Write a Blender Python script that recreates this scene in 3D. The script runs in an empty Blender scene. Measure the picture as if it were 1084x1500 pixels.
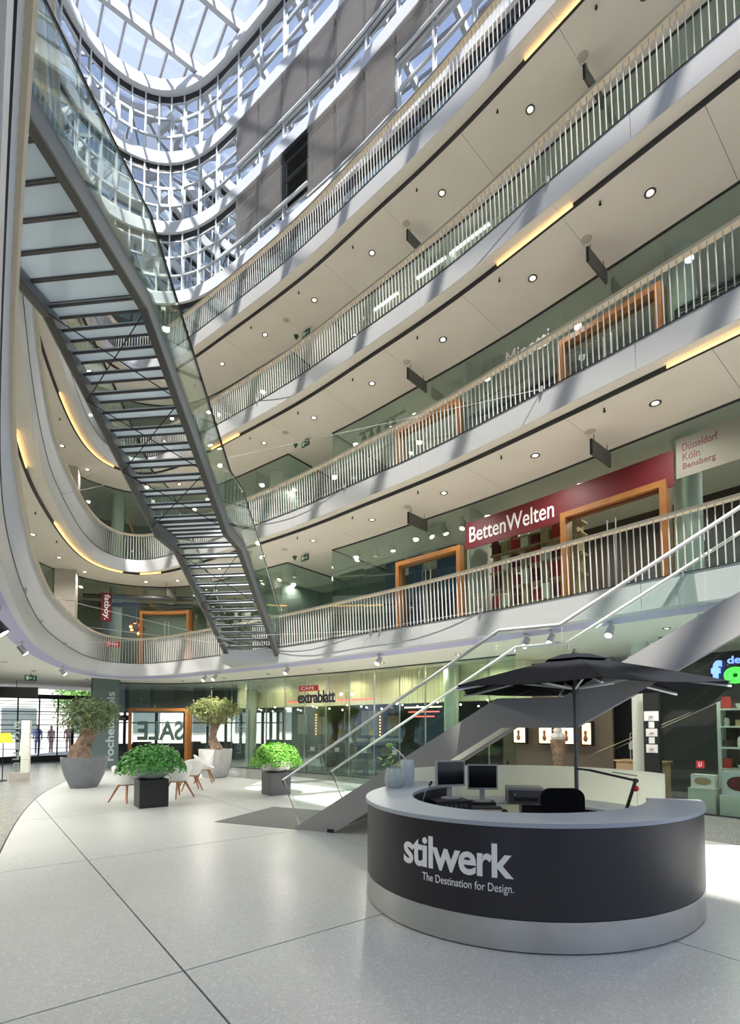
import bpy, math, random
import numpy as np
from mathutils import Matrix, Vector
random.seed(7)
rng = np.random.default_rng(7)
scene = bpy.context.scene
C = scene.collection
rad = math.radians

# ------------------------------------------------------------------ camera
cam_d = bpy.data.cameras.new('camera')
cam = bpy.data.objects.new('camera', cam_d)
C.objects.link(cam)
cam.location = (0, 0, 1.75)
cam.rotation_euler = (rad(92.5), 0, 0)
cam_d.sensor_fit = 'AUTO'
cam_d.sensor_width = 36
cam_d.lens = 760 / 1500 * 36
cam_d.shift_y = (1061 - 760 * math.tan(rad(2.5)) - 750) / 1500
cam_d.clip_start = .05
cam_d.clip_end = 300
scene.camera = cam

# ------------------------------------------------------------------ sky, sun, exposure
SKY = .75
world = bpy.data.worlds.new('sky')
scene.world = world
world.use_nodes = True
nt = world.node_tree
nt.nodes.clear()
wo = nt.nodes.new('ShaderNodeOutputWorld')
bg = nt.nodes.new('ShaderNodeBackground')
bg.inputs[1].default_value = SKY
tc = nt.nodes.new('ShaderNodeTexCoord')
nz = nt.nodes.new('ShaderNodeTexNoise')
nz.inputs['Scale'].default_value = 2.2
nz.inputs['Detail'].default_value = 6
rp = nt.nodes.new('ShaderNodeValToRGB')
rp.color_ramp.elements[0].position = .38
rp.color_ramp.elements[0].color = (.34, .43, .68, 1)
rp.color_ramp.elements[1].position = .68
rp.color_ramp.elements[1].color = (.58, .64, .78, 1)
nt.links.new(tc.outputs['Generated'], nz.inputs['Vector'])
nt.links.new(nz.outputs[0], rp.inputs[0])
nt.links.new(rp.outputs[0], bg.inputs[0])
nt.links.new(bg.outputs[0], wo.inputs[0])

sun_d = bpy.data.lights.new('sun', 'SUN')
sun_d.energy = 6.0
sun_d.angle = rad(.6)
sun_d.color = (1, .95, .87)
sun = bpy.data.objects.new('sun', sun_d)
C.objects.link(sun)
sun.location = (0, -20, 45)
sun.rotation_euler = Vector((.067, -.516, 1.0)).to_track_quat('Z', 'Y').to_euler()

vs = scene.view_settings
vs.view_transform = 'Standard'
vs.look = 'None'
vs.gamma = 1
vs.use_curve_mapping = False
vs.exposure = 1.02

# ------------------------------------------------------------------ materials
MATS = {}
def mat(name, col, rough=.5, metal=0., spec=.5, emit=None, estr=0., noise=None, bump=None, coat=0.):
    """procedural principled material; noise=(scale, colour2, low, high), bump=(scale, strength)"""
    if name in MATS: return MATS[name]
    m = bpy.data.materials.new(name)
    m.use_nodes = True
    t = m.node_tree
    b = t.nodes['Principled BSDF']
    b.inputs['Base Color'].default_value = (*col, 1)
    b.inputs['Roughness'].default_value = rough
    b.inputs['Metallic'].default_value = metal
    b.inputs['Specular IOR Level'].default_value = spec
    b.inputs['Coat Weight'].default_value = coat
    if emit:
        b.inputs['Emission Color'].default_value = (*emit, 1)
        b.inputs['Emission Strength'].default_value = estr
    if noise or bump:
        co = t.nodes.new('ShaderNodeTexCoord')
    if noise:
        n = t.nodes.new('ShaderNodeTexNoise')
        n.inputs['Scale'].default_value = noise[0]
        n.inputs['Detail'].default_value = 4
        r = t.nodes.new('ShaderNodeValToRGB')
        r.color_ramp.elements[0].position = noise[2]
        r.color_ramp.elements[0].color = (*col, 1)
        r.color_ramp.elements[1].position = noise[3]
        r.color_ramp.elements[1].color = (*noise[1], 1)
        t.links.new(co.outputs['Object'], n.inputs['Vector'])
        t.links.new(n.outputs[0], r.inputs[0])
        t.links.new(r.outputs[0], b.inputs['Base Color'])
    if bump:
        n2 = t.nodes.new('ShaderNodeTexNoise')
        n2.inputs['Scale'].default_value = bump[0]
        bp = t.nodes.new('ShaderNodeBump')
        bp.inputs['Strength'].default_value = bump[1]
        bp.inputs['Distance'].default_value = .02
        t.links.new(co.outputs['Object'], n2.inputs['Vector'])
        t.links.new(n2.outputs[0], bp.inputs['Height'])
        t.links.new(bp.outputs[0], b.inputs['Normal'])
    MATS[name] = m
    return m

def glass(name, tint=(.80, .90, .86), refl=1.0, base=0.0, gtint=(.95, .99, .97), rough=.0):
    """thin pane: tinted see-through mixed with mirror reflection by Fresnel"""
    m = bpy.data.materials.new(name)
    m.use_nodes = True
    t = m.node_tree
    t.nodes.clear()
    o = t.nodes.new('ShaderNodeOutputMaterial')
    mx = t.nodes.new('ShaderNodeMixShader')
    tr = t.nodes.new('ShaderNodeBsdfTransparent')
    tr.inputs[0].default_value = (*tint, 1)
    gl = t.nodes.new('ShaderNodeBsdfGlossy')
    gl.inputs[0].default_value = (*gtint, 1)
    gl.inputs['Roughness'].default_value = rough
    fr = t.nodes.new('ShaderNodeFresnel')
    fr.inputs[0].default_value = 1.45
    ma = t.nodes.new('ShaderNodeMath')
    ma.operation = 'MULTIPLY_ADD'
    ma.use_clamp = True
    ma.inputs[1].default_value = refl
    ma.inputs[2].default_value = base
    t.links.new(fr.outputs[0], ma.inputs[0])
    t.links.new(ma.outputs[0], mx.inputs[0])
    t.links.new(tr.outputs[0], mx.inputs[1])
    t.links.new(gl.outputs[0], mx.inputs[2])
    t.links.new(mx.outputs[0], o.inputs[0])
    MATS[name] = m
    return m

def terrazzo(name, a, b_, c_, rough):
    m = bpy.data.materials.new(name)
    m.use_nodes = True
    t = m.node_tree
    b = t.nodes['Principled BSDF']
    b.inputs['Roughness'].default_value = rough
    co = t.nodes.new('ShaderNodeTexCoord')
    v = t.nodes.new('ShaderNodeTexVoronoi')
    v.inputs['Scale'].default_value = 70
    r = t.nodes.new('ShaderNodeValToRGB')
    e = r.color_ramp.elements
    e[0].position = .12; e[0].color = (*b_, 1)
    e[1].position = .30; e[1].color = (*a, 1)
    x = e.new(.9); x.color = (*c_, 1)
    n = t.nodes.new('ShaderNodeTexNoise')
    n.inputs['Scale'].default_value = .7
    n.inputs['Detail'].default_value = 5
    mx = t.nodes.new('ShaderNodeMixRGB')
    mx.blend_type = 'MULTIPLY'
    mx.inputs[0].default_value = .22
    r2 = t.nodes.new('ShaderNodeValToRGB')
    r2.color_ramp.elements[0].position = .3
    r2.color_ramp.elements[0].color = (.62, .62, .60, 1)
    r2.color_ramp.elements[1].position = .7
    t.links.new(co.outputs['Object'], v.inputs['Vector'])
    t.links.new(co.outputs['Object'], n.inputs['Vector'])
    t.links.new(v.outputs['Color'], r.inputs[0])
    t.links.new(n.outputs[0], r2.inputs[0])
    t.links.new(r.outputs[0], mx.inputs[1])
    t.links.new(r2.outputs[0], mx.inputs[2])
    t.links.new(mx.outputs[0], b.inputs['Base Color'])
    MATS[name] = m
    return m

terrazzo('terrazzo_light', (.53, .545, .52), (.62, .635, .61), (.47, .485, .465), .30)
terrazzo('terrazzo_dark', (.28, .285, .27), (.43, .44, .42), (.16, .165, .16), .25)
glass('shop_glass', (.84, .91, .88), .5, .01)
glass('stair_glass', (.93, .975, .96), .55, .005)
glass('roof_glass', (.97, .985, 1.0), .6, .0)
glass('office_glass', (.30, .36, .40), .9, .66, (.93, .97, 1.0))
glass('entrance_glass', (.92, .96, .95), .7, .0)
mat('soffit', (.76, .735, .68), .7, noise=(1.2, (.73, .705, .65), .4, .7))
mat('shop_ceiling', (.66, .66, .61), .8)
mat('cream_ceiling', (.88, .87, .80), .7)
mat('fascia', (.70, .705, .71), .40, .35, noise=(.6, (.64, .65, .665), .35, .7))
mat('white_panel', (.62, .645, .68), .35)
mat('white_steel', (.82, .83, .84), .4)
mat('roof_steel', (.30, .30, .33), .5)
mat('roof_beam', (.46, .46, .49), .5)
mat('mullion', (.60, .635, .67), .4, .1)
mat('dark_gap', (.03, .032, .036), .6)
mat('lavender_led', (.52, .50, .74), .6)  # paint colour stands in for the cove's blue LED light
mat('steel', (.62, .62, .61), .28, .9)
mat('bright_steel', (.70, .70, .68), .35, .3)
mat('brushed', (.60, .595, .58), .32, .95, noise=(3, (.54, .535, .52), .4, .7))
mat('stringer', (.19, .205, .22), .45, .3)
mat('stringer_flange', (.085, .08, .075), .5)
mat('stringer_gf', (.33, .328, .32), .42, .25)
def frosted_glass(name, col):
    m = bpy.data.materials.new(name); m.use_nodes = True
    t = m.node_tree; b = t.nodes['Principled BSDF']
    b.inputs['Base Color'].default_value = (*col, 1); b.inputs['Roughness'].default_value = .5
    tl = t.nodes.new('ShaderNodeBsdfTranslucent'); tl.inputs[0].default_value = (*col, 1)
    mx = t.nodes.new('ShaderNodeMixShader'); mx.inputs[0].default_value = .65
    t.links.new(b.outputs[0], mx.inputs[1]); t.links.new(tl.outputs[0], mx.inputs[2])
    t.links.new(mx.outputs[0], t.nodes['Material Output'].inputs[0]); MATS[name] = m
frosted_glass('tread_panel', (.86, .92, .95))
frosted_glass('screen_glass', (.90, .92, .84))
mat('tread_edge', (.11, .10, .095), .5)
mat('handrail_tan', (.60, .54, .43), .5)
mat('wood_orange', (.36, .155, .04), .42, noise=(6, (.29, .12, .03), .35, .7))
mat('cafe_cream', (.80, .76, .54), .8)
mat('wood_shelf', (.50, .36, .20), .5, noise=(8, (.42, .29, .15), .4, .7))
mat('wood_leg', (.33, .14, .06), .45)
mat('gallery_floor', (.58, .52, .44), .5)  # pale beige chosen to bounce light up onto the soffits
mat('black', (.012, .012, .013), .45)
mat('black_matte', (.008, .008, .009), .9, spec=.08)
mat('dark_wall', (.05, .052, .055), .7)
mat('grey_wall', (.28, .30, .28), .8)
mat('pale_wall', (.62, .62, .56), .8)
mat('green_grey', (.24, .29, .26), .8)
mat('blue_panel', (.012, .035, .10), .6)
mat('brown_dark', (.06, .035, .025), .6)
mat('red_sign', (.13, .006, .012), .5)
mat('red_bright', (.55, .03, .03), .5)
mat('white_letter', (.86, .86, .85), .5)
mat('display_wall', (.20, .17, .13), .8)
mat('stone', (.50, .46, .40), .7, noise=(5, (.44, .40, .35), .35, .7))
mat('column', (.60, .63, .56), .6)
mat('desk_black', (.022, .020, .024), .38)
mat('counter_top', (.36, .40, .45), .35)
mat('worktop', (.62, .655, .69), .4)
mat('cream_panel', (.78, .80, .70), .4)
mat('canopy', (.010, .0115, .016), .9, spec=.08)
mat('pole_grey', (.12, .12, .125), .4, .5)
mat('monitor_grey', (.36, .36, .35), .4)
mat('screen', (.006, .006, .008), .15)
mat('paper', (.8, .8, .79), .8)
mat('vase_green', (.42, .48, .46), .3, noise=(9, (.36, .42, .40), .4, .65))
mat('vase_white', (.60, .66, .67), .3, noise=(9, (.54, .60, .62), .4, .65))
mat('pot_slate', (.20, .21, .23), .55, noise=(4, (.17, .18, .20), .4, .7))
mat('pot_stone', (.50, .50, .49), .7, noise=(4, (.44, .44, .43), .4, .7))
mat('bowl_silver', (.60, .59, .57), .25, .7)
mat('soil', (.05, .035, .025), .9)
mat('bark', (.20, .13, .085), .85, noise=(9, (.34, .25, .17), .4, .65), bump=(14, .8))
mat('olive_leaf', (.10, .16, .055), .6, noise=(3, (.24, .30, .13), .4, .65))
mat('olive_leaf_pale', (.17, .21, .06), .6, noise=(3, (.34, .37, .13), .4, .65))
mat('bush_leaf', (.045, .21, .035), .5, noise=(7, (.10, .32, .05), .4, .65))
mat('bush_leaf_bright', (.12, .36, .03), .5, noise=(7, (.20, .48, .06), .4, .65))
mat('petal', (.85, .85, .80), .6)
mat('chair_white', (.82, .81, .79), .45)
mat('mat_grey', (.12, .125, .12), .7, .2)
mat('lamp_glow', (1, .9, .75), .5, emit=(1, .86, .62), estr=9)
mat('cove_glow', (1, .75, .4), .5, emit=(1, .50, .13), estr=1.7)
mat('tube_glow', (1, 1, .95), .5, emit=(1, .97, .88), estr=4)
mat('warm_glow', (1, .7, .4), .5, emit=(1, .60, .28), estr=2.6)
mat('red_glow', (1, .2, .15), .5, emit=(1, .10, .08), estr=1.2)
mat('orange_bulb', (1, .5, .2), .5, emit=(1, .35, .10), estr=3)
mat('blue_glow', (.1, .2, 1), .5, emit=(.10, .20, 1.0), estr=1.1)
mat('green_glow', (.05, .8, .05), .5, emit=(.03, .75, .04), estr=.9)
mat('exit_green', (.01, .10, .05), .5)
mat('exit_white', (.7, .85, .75), .5)
mat('sign_dark', (.09, .09, .08), .4)
mat('blind_slat', (.72, .70, .70), .45, .1)
mat('blind_dark', (.045, .047, .05), .5)
mat('interior_office', (.17, .185, .20), .8)
mat('street', (.48, .47, .45), .8)
mat('street_wall', (.80, .78, .74), .8)
mat('street_window', (.15, .17, .18), .3)
mat('tree_far', (.10, .24, .05), .7, noise=(3, (.22, .40, .10), .4, .65))
mat('clothes_blue', (.15, .17, .42), .8)
mat('clothes_pink', (.55, .35, .32), .8)
mat('clothes_dark', (.04, .04, .05), .8)
mat('skin', (.50, .30, .22), .6)
mat('yellow_shade', (.62, .46, .03), .6, emit=(.8, .55, .03), estr=.25)
mat('red_plain', (.45, .02, .02), .4)

# ------------------------------------------------------------------ mesh builder
class MB:
    def __init__(self):
        self.v = []; self.f = []
    def add(self, vs, fs):
        n = len(self.v)
        self.v += [tuple(map(float, p)) for p in vs]
        self.f += [tuple(i + n for i in q) for q in fs]
        return self
    def box(self, c, s, rz=0., ax=None):
        x, y, z = s[0] / 2, s[1] / 2, s[2] / 2
        p = [(-x, -y, -z), (x, -y, -z), (x, y, -z), (-x, y, -z), (-x, -y, z), (x, -y, z), (x, y, z), (-x, y, z)]
        M = Matrix.Rotation(rz, 3, 'Z') if ax is None else ax
        p = [M @ Vector(q) + Vector(c) for q in p]
        return self.add(p, [(0, 3, 2, 1), (4, 5, 6, 7), (0, 1, 5, 4), (1, 2, 6, 5), (2, 3, 7, 6), (3, 0, 4, 7)])
    def beam(self, p0, p1, w, h, up=(0, 0, 1)):
        """box running p0->p1, width w sideways, height h"""
        p0, p1 = Vector(p0), Vector(p1)
        d = (p1 - p0); L = d.length; d.normalize()
        u = Vector(up); side = d.cross(u)
        if side.length < 1e-5: side = d.cross(Vector((1, 0, 0)))
        side.normalize(); u = side.cross(d)
        M = Matrix((d, -side, u)).transposed()
        return self.box((p0 + p1) / 2, (L, w, h), ax=M)
    def tube(self, p0, p1, r, r2=None, n=10, cap=True):
        p0, p1 = Vector(p0), Vector(p1)
        r2 = r if r2 is None else r2
        q = (p1 - p0).to_track_quat('Z', 'Y')
        a = [2 * math.pi * i / n for i in range(n)]
        v = [p0 + q @ Vector((math.cos(t) * r, math.sin(t) * r, 0)) for t in a] + [p1 + q @ Vector((math.cos(t) * r2, math.sin(t) * r2, 0)) for t in a]
        f = [(i, (i + 1) % n, n + (i + 1) % n, n + i) for i in range(n)]
        if cap: f += [tuple(range(n - 1, -1, -1)), tuple(range(n, 2 * n))]
        return self.add(v, f)
    def path(self, pts, r, n=8):
        """one continuous round bar through pts"""
        pts = [Vector(p) for p in pts]
        a = [2 * math.pi * i / n for i in range(n)]
        v = []; f = []
        for k, p in enumerate(pts):
            if k == 0: d = pts[1] - p
            elif k == len(pts) - 1: d = p - pts[-2]
            else: d = (pts[k + 1] - p).normalized() + (p - pts[k - 1]).normalized()
            d.normalize()
            s = d.cross(Vector((0, 0, 1)))
            if s.length < 1e-4: s = Vector((1, 0, 0))
            s.normalize(); u = s.cross(d)
            v += [p + s * (math.cos(t) * r) + u * (math.sin(t) * r) for t in a]
        for k in range(len(pts) - 1):
            f += [(k * n + i, k * n + (i + 1) % n, (k + 1) * n + (i + 1) % n, (k + 1) * n + i) for i in range(n)]
        f += [tuple(range(n - 1, -1, -1)), tuple(range((len(pts) - 1) * n, len(pts) * n))]
        return self.add(v, f)
    def lathe(self, prof, c=(0, 0, 0), n=32):
        v = []; f = []
        for r, z in prof:
            v += [(c[0] + r * math.cos(2 * math.pi * i / n), c[1] + r * math.sin(2 * math.pi * i / n), c[2] + z) for i in range(n)]
        for k in range(len(prof) - 1):
            f += [(k * n + i, k * n + (i + 1) % n, (k + 1) * n + (i + 1) % n, (k + 1) * n + i) for i in range(n)]
        f += [tuple(range(n - 1, -1, -1)), tuple(range((len(prof) - 1) * n, len(prof) * n))]
        return self.add(v, f)
    def prism(self, poly, z0, z1):
        n = len(poly)
        v = [(p[0], p[1], z0) for p in poly] + [(p[0], p[1], z1) for p in poly]
        f = [tuple(range(n - 1, -1, -1)), tuple(range(n, 2 * n))] + [(i, (i + 1) % n, n + (i + 1) % n, n + i) for i in range(n)]
        return self.add(v, f)
    def loft(self, rings):
        """rings: list of equal-length closed loops; capped"""
        n = len(rings[0]); v = []; f = []
        for r in rings: v += list(r)
        for k in range(len(rings) - 1):
            f += [(k * n + i, k * n + (i + 1) % n, (k + 1) * n + (i + 1) % n, (k + 1) * n + i) for i in range(n)]
        f += [tuple(range(n - 1, -1, -1)), tuple(range((len(rings) - 1) * n, len(rings) * n))]
        return self.add(v, f)

def obj(name, mb, m, parent=None, smooth=False, world=True, loc=None):
    me = bpy.data.meshes.new(name)
    v = mb.v
    if world and parent is not None:
        Mi = root_matrix(parent).inverted()
        v = [Mi @ Vector(p) for p in v]
    me.from_pydata([tuple(p) for p in v], [], mb.f)
    me.materials.append(MATS[m] if isinstance(m, str) else m)
    if smooth:
        me.polygons.foreach_set('use_smooth', [True] * len(me.polygons))
        try: me.set_sharp_from_angle(angle=rad(38))
        except Exception: pass
    me.update()
    o = bpy.data.objects.new(name, me)
    C.objects.link(o)
    if parent is not None: o.parent = parent
    if loc is not None: o.location = loc
    return o

def root_matrix(o):
    M = Matrix.Identity(4)
    while o is not None:
        M = Matrix.LocRotScale(Vector(o.location), o.rotation_euler, Vector(o.scale)) @ M
        o = o.parent
    return M

def tag(o, label, cat, group=None):
    o['label'] = label; o['category'] = cat
    if group: o['group'] = group
    return o
def thing(name, label, cat, loc=(0, 0, 0), rz=0., group=None):
    o = bpy.data.objects.new(name, None)
    o.empty_display_size = .2
    C.objects.link(o)
    o.location = loc; o.rotation_euler = (0, 0, rz)
    return tag(o, label, cat, group)
def struct(name, mb, m, label, cat, smooth=False):
    o = obj(name, mb, m, smooth=smooth)
    o['kind'] = 'structure'; o['label'] = label; o['category'] = cat
    return o
def copy_tree(o, parent=None):
    c = o.copy(); C.objects.link(c); c.parent = parent
    for ch in [x for x in o.children]: copy_tree(ch, c)
    return c

def text_geo(body, size=1., extrude=.01, spacing=1., shear=0., bold=0.):
    cu = bpy.data.curves.new('t', 'FONT')
    cu.body = body; cu.size = size; cu.extrude = extrude
    cu.space_character = spacing; cu.shear = shear; cu.offset = bold
    cu.resolution_u = 4
    o = bpy.data.objects.new('t', cu)
    C.objects.link(o)
    bpy.context.view_layer.update()
    me = o.to_mesh()
    v = [tuple(p.co) for p in me.vertices]
    f = [tuple(p.vertices) for p in me.polygons]
    o.to_mesh_clear()
    bpy.data.objects.remove(o); bpy.data.curves.remove(cu)
    a = np.array(v)
    a[:, 0] -= a[:, 0].min()
    return a, f
def text_mb(body, W, Hh, fn, **k):
    """lettering scaled to W x Hh metres and mapped by fn(x, y, depth)"""
    a, f = text_geo(body, **k)
    y0 = a[:, 1].min() if k.get('fit_base') else a[:, 1].min()
    a[:, 0] *= W / a[:, 0].max()
    a[:, 1] = (a[:, 1] - a[:, 1].min()) * Hh / (a[:, 1].max() - a[:, 1].min())
    m = MB()
    m.add([fn(*p) for p in a], f)
    return m

# ------------------------------------------------------------------ plan of the atrium
E1 = np.array([-.6102, .7922]); E2 = np.array([.7922, .6102])   # s runs along the hall, w across
def sw(s, w): return (s * E1[0] + w * E2[0], s * E1[1] + w * E2[1])
CT = [(-9, .42), (-6, .2), (-2, .05), (2, .03), (6.8, .19), (10.2, .56), (12.5, .9), (15.2, 1.42), (17.3, 2.02), (19.1, 2.62), (20.3, 3.12), (21.2, 3.62), (21.8, 4.2), (21.95, 4.7), (21.7, 5.2), (20.9, 5.68), (19.3, 6.2), (18.2, 6.5), (14.5, 7.47), (13, 7.79), (11, 8.1), (9.3, 8.38), (7.8, 8.56), (6.4, 8.66), (4, 8.8), (2.5, 8.88), (0, 8.95), (-4, 8.85), (-8, 8.5)]
def plan_curve():
    c = np.array(CT, float); out = []
    for i in range(1, len(c) - 2):
        p0, p1, p2, p3 = c[i - 1], c[i], c[i + 1], c[i + 2]
        a, b, d = (np.linalg.norm(y - x) ** .5 for x, y in ((p0, p1), (p1, p2), (p2, p3)))
        m1 = b * ((p1 - p0) / a - (p2 - p0) / (a + b) + (p2 - p1) / b)
        m2 = b * ((p2 - p1) / b - (p3 - p1) / (b + d) + (p3 - p2) / d)
        for k in range(40):
            t = k / 40; t2 = t * t; t3 = t2 * t
            out.append((2 * t3 - 3 * t2 + 1) * p1 + (t3 - 2 * t2 + t) * m1 + (-2 * t3 + 3 * t2) * p2 + (t3 - t2) * m2)
    P = np.array(out)
    def resample(P):
        L = np.r_[0, np.cumsum(np.linalg.norm(np.diff(P, axis=0), axis=1))]
        T = np.arange(0, L[-1], .1)
        return np.stack([np.interp(T, L, P[:, 0]), np.interp(T, L, P[:, 1])], 1)
    Q = resample(P)
    for _ in range(60): Q[1:-1] = .25 * Q[:-2] + .5 * Q[1:-1] + .25 * Q[2:]
    Q = resample(Q)
    D = np.gradient(Q, axis=0); D /= np.linalg.norm(D, axis=1)[:, None]
    N = np.stack([-D[:, 1], D[:, 0]], 1)
    if N[50, 1] > 0: N = -N
    return Q, Q @ np.stack([E1, E2]), N @ np.stack([E1, E2])
QSW, EP, EN = plan_curve()
TMAX = (len(EP) - 1) * .1
class Curve:
    """offset of the atrium edge by off metres outwards, with its own arc length"""
    def __init__(s, off):
        s.off = off
        s.p = EP + EN * off
        s.a = np.r_[0, np.cumsum(np.linalg.norm(np.diff(s.p, axis=0), axis=1))]
    def from_t(s, t): return float(np.interp(t, np.arange(len(EP)) * .1, s.a))
    def at(s, a):
        x = np.interp(a, s.a, s.p[:, 0]); y = np.interp(a, s.a, s.p[:, 1])
        nx = np.interp(a, s.a, EN[:, 0]); ny = np.interp(a, s.a, EN[:, 1])
        l = math.hypot(nx, ny)
        return np.array((x, y)), np.array((nx / l, ny / l))
EDGE = Curve(0.)
GL = Curve(2.25)
def et(t, off=0.):
    p, n = EDGE.at(t); return p + n * off
def tangent_angle(n): return math.atan2(n[0], -n[1]) if False else math.atan2(-n[0], n[1])
def sweep(prof, t0, t1, step=.45, cur=EDGE, mb=None):
    """closed profile [(off, z)] carried along the curve from t0 to t1"""
    n = max(1, int(math.ceil((t1 - t0) / step)))
    rings = []
    for i in range(n + 1):
        p, nn = cur.at(t0 + (t1 - t0) * i / n)
        rings.append([(p[0] + nn[0] * o, p[1] + nn[1] * o, z) for o, z in prof])
    mb = mb or MB()
    return mb.loft(rings)
def rect(o0, o1, z0, z1): return [(o0, z0), (o1, z0), (o1, z1), (o0, z1)]

LEV = [0, 4.12, 8.24, 12.36, 16.40]       # floor heights
ZS = [None, 3.55, 7.76, 11.88, 15.92]     # soffit under level k
FB = .48                                   # fascia height
T0, T1 = 3.0, 55.2                         # built stretch of the galleries
LN = ['ground', 'first', 'second', 'third', 'top']
ORD = ['first', 'second', 'third', 'fourth', 'fifth', 'sixth', 'seventh', 'eighth', 'ninth', 'tenth', 'eleventh', 'twelfth', 'thirteenth', 'fourteenth', 'fifteenth', 'sixteenth', 'seventeenth', 'eighteenth', 'nineteenth', 'twentieth', 'twenty-first', 'twenty-second', 'twenty-third', 'twenty-fourth', 'twenty-fifth', 'twenty-sixth', 'twenty-seventh', 'twenty-eighth', 'twenty-ninth', 'thirtieth']
# ------------------------------------------------------------------ ground floor
base = MB().prism([sw(-16, -12), sw(-16, 22), sw(33, 22), sw(33, -12)], -.30, -.012)
floor = struct('floor', base, 'dark_gap', 'dark joint bed under the terrazzo floor of the hall', 'floor')
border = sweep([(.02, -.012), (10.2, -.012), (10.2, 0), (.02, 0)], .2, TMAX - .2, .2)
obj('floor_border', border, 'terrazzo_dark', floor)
def clip(poly, ax, val, keep_less):
    out = []
    for i in range(len(poly)):
        a, b = poly[i], poly[(i + 1) % len(poly)]
        ia = (a[ax] <= val) == keep_less; ib = (b[ax] <= val) == keep_less
        if ia: out.append(a)
        if ia != ib:
            t = (val - a[ax]) / (b[ax] - a[ax])
            out.append((a[0] + t * (b[0] - a[0]), a[1] + t * (b[1] - a[1])))
    return out
outline = [tuple(q) for q in QSW[::3]]
outline = [(q[0], q[1]) for q in outline]
g = .007
for i in range(-4, 6):
    for j in range(-1, 4):
        s0, s1 = 3.79 + 3.8 * i + g, 3.79 + 3.8 * (i + 1) - g
        w0, w1 = 1.25 + 3.31 * j + g, 1.25 + 3.31 * (j + 1) - g
        p = clip(clip(clip(clip(outline, 0, s0, False), 0, s1, True), 1, w0, False), 1, w1, True)
        if len(p) < 3: continue
        # drop near-duplicate corners
        pp = [p[0]]
        for q in p[1:]:
            if math.hypot(q[0] - pp[-1][0], q[1] - pp[-1][1]) > .01: pp.append(q)
        if len(pp) < 3: continue
        pp = pp[::-1]
        obj('floor_slab', MB().prism([sw(*q) for q in pp], -.012, 0), 'terrazzo_light', floor)
# behind the camera the light floor runs on
obj('floor_slab', MB().prism([sw(-15.9, -11), sw(-15.9, 20), sw(-8.75, 20), sw(-8.75, -11)], -.012, 0), 'terrazzo_light', floor)

# ------------------------------------------------------------------ galleries
for k in (1, 2, 3, 4):
    L = LEV[k]; zb = L - FB
    fl = struct('floor_%d' % k, sweep(rect(.03, 9.0, L - .12, L - .01), T0, T1, .25), 'gallery_floor',
                'pale light-bouncing walkway floor of the %s gallery' % LN[k], 'floor')
    # fascia: metal panels on a dark backing
    tr = struct('trim_%d' % k, sweep(rect(.02, .06, zb + .02, L - .02), T0, T1, .25), 'dark_gap',
                'brushed metal edge band around the %s gallery' % LN[k], 'fascia')
    t = T0
    while t < T1 - .5:
        t2 = min(t + 4.95, T1)
        obj('fascia_panel', sweep([(-.02, L), (-.02, L - .02), (0.0, zb), (.02, zb), (.02, L)], t, t2 - .008, .2), 'fascia', tr, smooth=True)
        t = t2
    obj('kerb_line', sweep(rect(-.03, .05, L, L + .015), T0, T1, .2), 'black', tr)
    # soffit
    if k == 1:
        zc = ZS[1]
        ce = struct('ceiling_1', sweep(rect(.42, 9.6, zc, zc + .05), T0, T1, .2), 'cream_ceiling',
                    'cream plaster ceiling of the ground floor around the hall', 'ceiling')
        obj('edge_strip', sweep([(0, zb - .002), (.10, zb - .03), (.10, zb + .02), (0, zb + .02)], T0, T1, .2), 'white_panel', ce)
        obj('lavender_cove', sweep([(.10, zb - .005), (.42, zc + .004), (.42, zc + .06), (.10, zb + .02)], T0, T1, .2), 'lavender_led', ce)
    else:
        ce = struct('ceiling_%d' % k, sweep(rect(2.26, 9.0, zb, zb + .05), T0, T1, .2), 'shop_ceiling',
                    'pale shop ceiling below the %s gallery' % LN[k], 'ceiling')
        obj('cove_bed', sweep(rect(.362, .424, zb + .002, zb + .10), T0, T1, .2), 'dark_gap', ce)
        t = T0
        i = 0
        mods = [T0] + [x for x in np.arange(3.55, 55, 2.5) if x > T0 + .3] + [T1]
        for t, t2 in zip(mods[:-1], mods[1:]):
            obj('soffit_panel', sweep(rect(.425, 2.25, zb, zb + .04), t + .004, t2 - .004, .2), 'soffit', ce)
            if i % 2 == 0:
                t3 = mods[min(i + 2, len(mods) - 1)]
                obj('soffit_edge_panel', sweep([(0.0, zb), (.36, zb + .07), (.36, zb + .09), (0, zb + .02)], t + .003, t3 - .003, .2), 'soffit', ce)
            i += 1
    # slab core that closes the gap between soffit and floor
    obj('slab_core', sweep(rect(.06, 8.9, zb + .14, L - .13), T0, T1, .3), 'dark_gap', ce)
# warm cove lights that are switched on
COVES = {4: [(45.3, 49.5)], 3: [(44.55, 46.3), (24.2, 28.6), (33.0, 34.6)], 2: [(47.9, 51.0), (18.7, 20.4), (24.0, 28.9), (29.35, 30.1)]}
CN = {4: ['right'], 3: ['right', 'left', 'far'], 2: ['right', 'near left', 'left', 'far']}
for k, segs in COVES.items():
    zb = LEV[k] - FB
    for (a, b), w in zip(segs, CN[k]):
        o = obj('cove_light', sweep(rect(.345, .360, zb + .002, zb + .055), a, b, .2), 'cove_glow')
        tag(o, 'warm glowing cove strip under the %s gallery, %s side' % (LN[k], w), 'cove light', 'warm cove lights along the gallery soffits')

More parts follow.
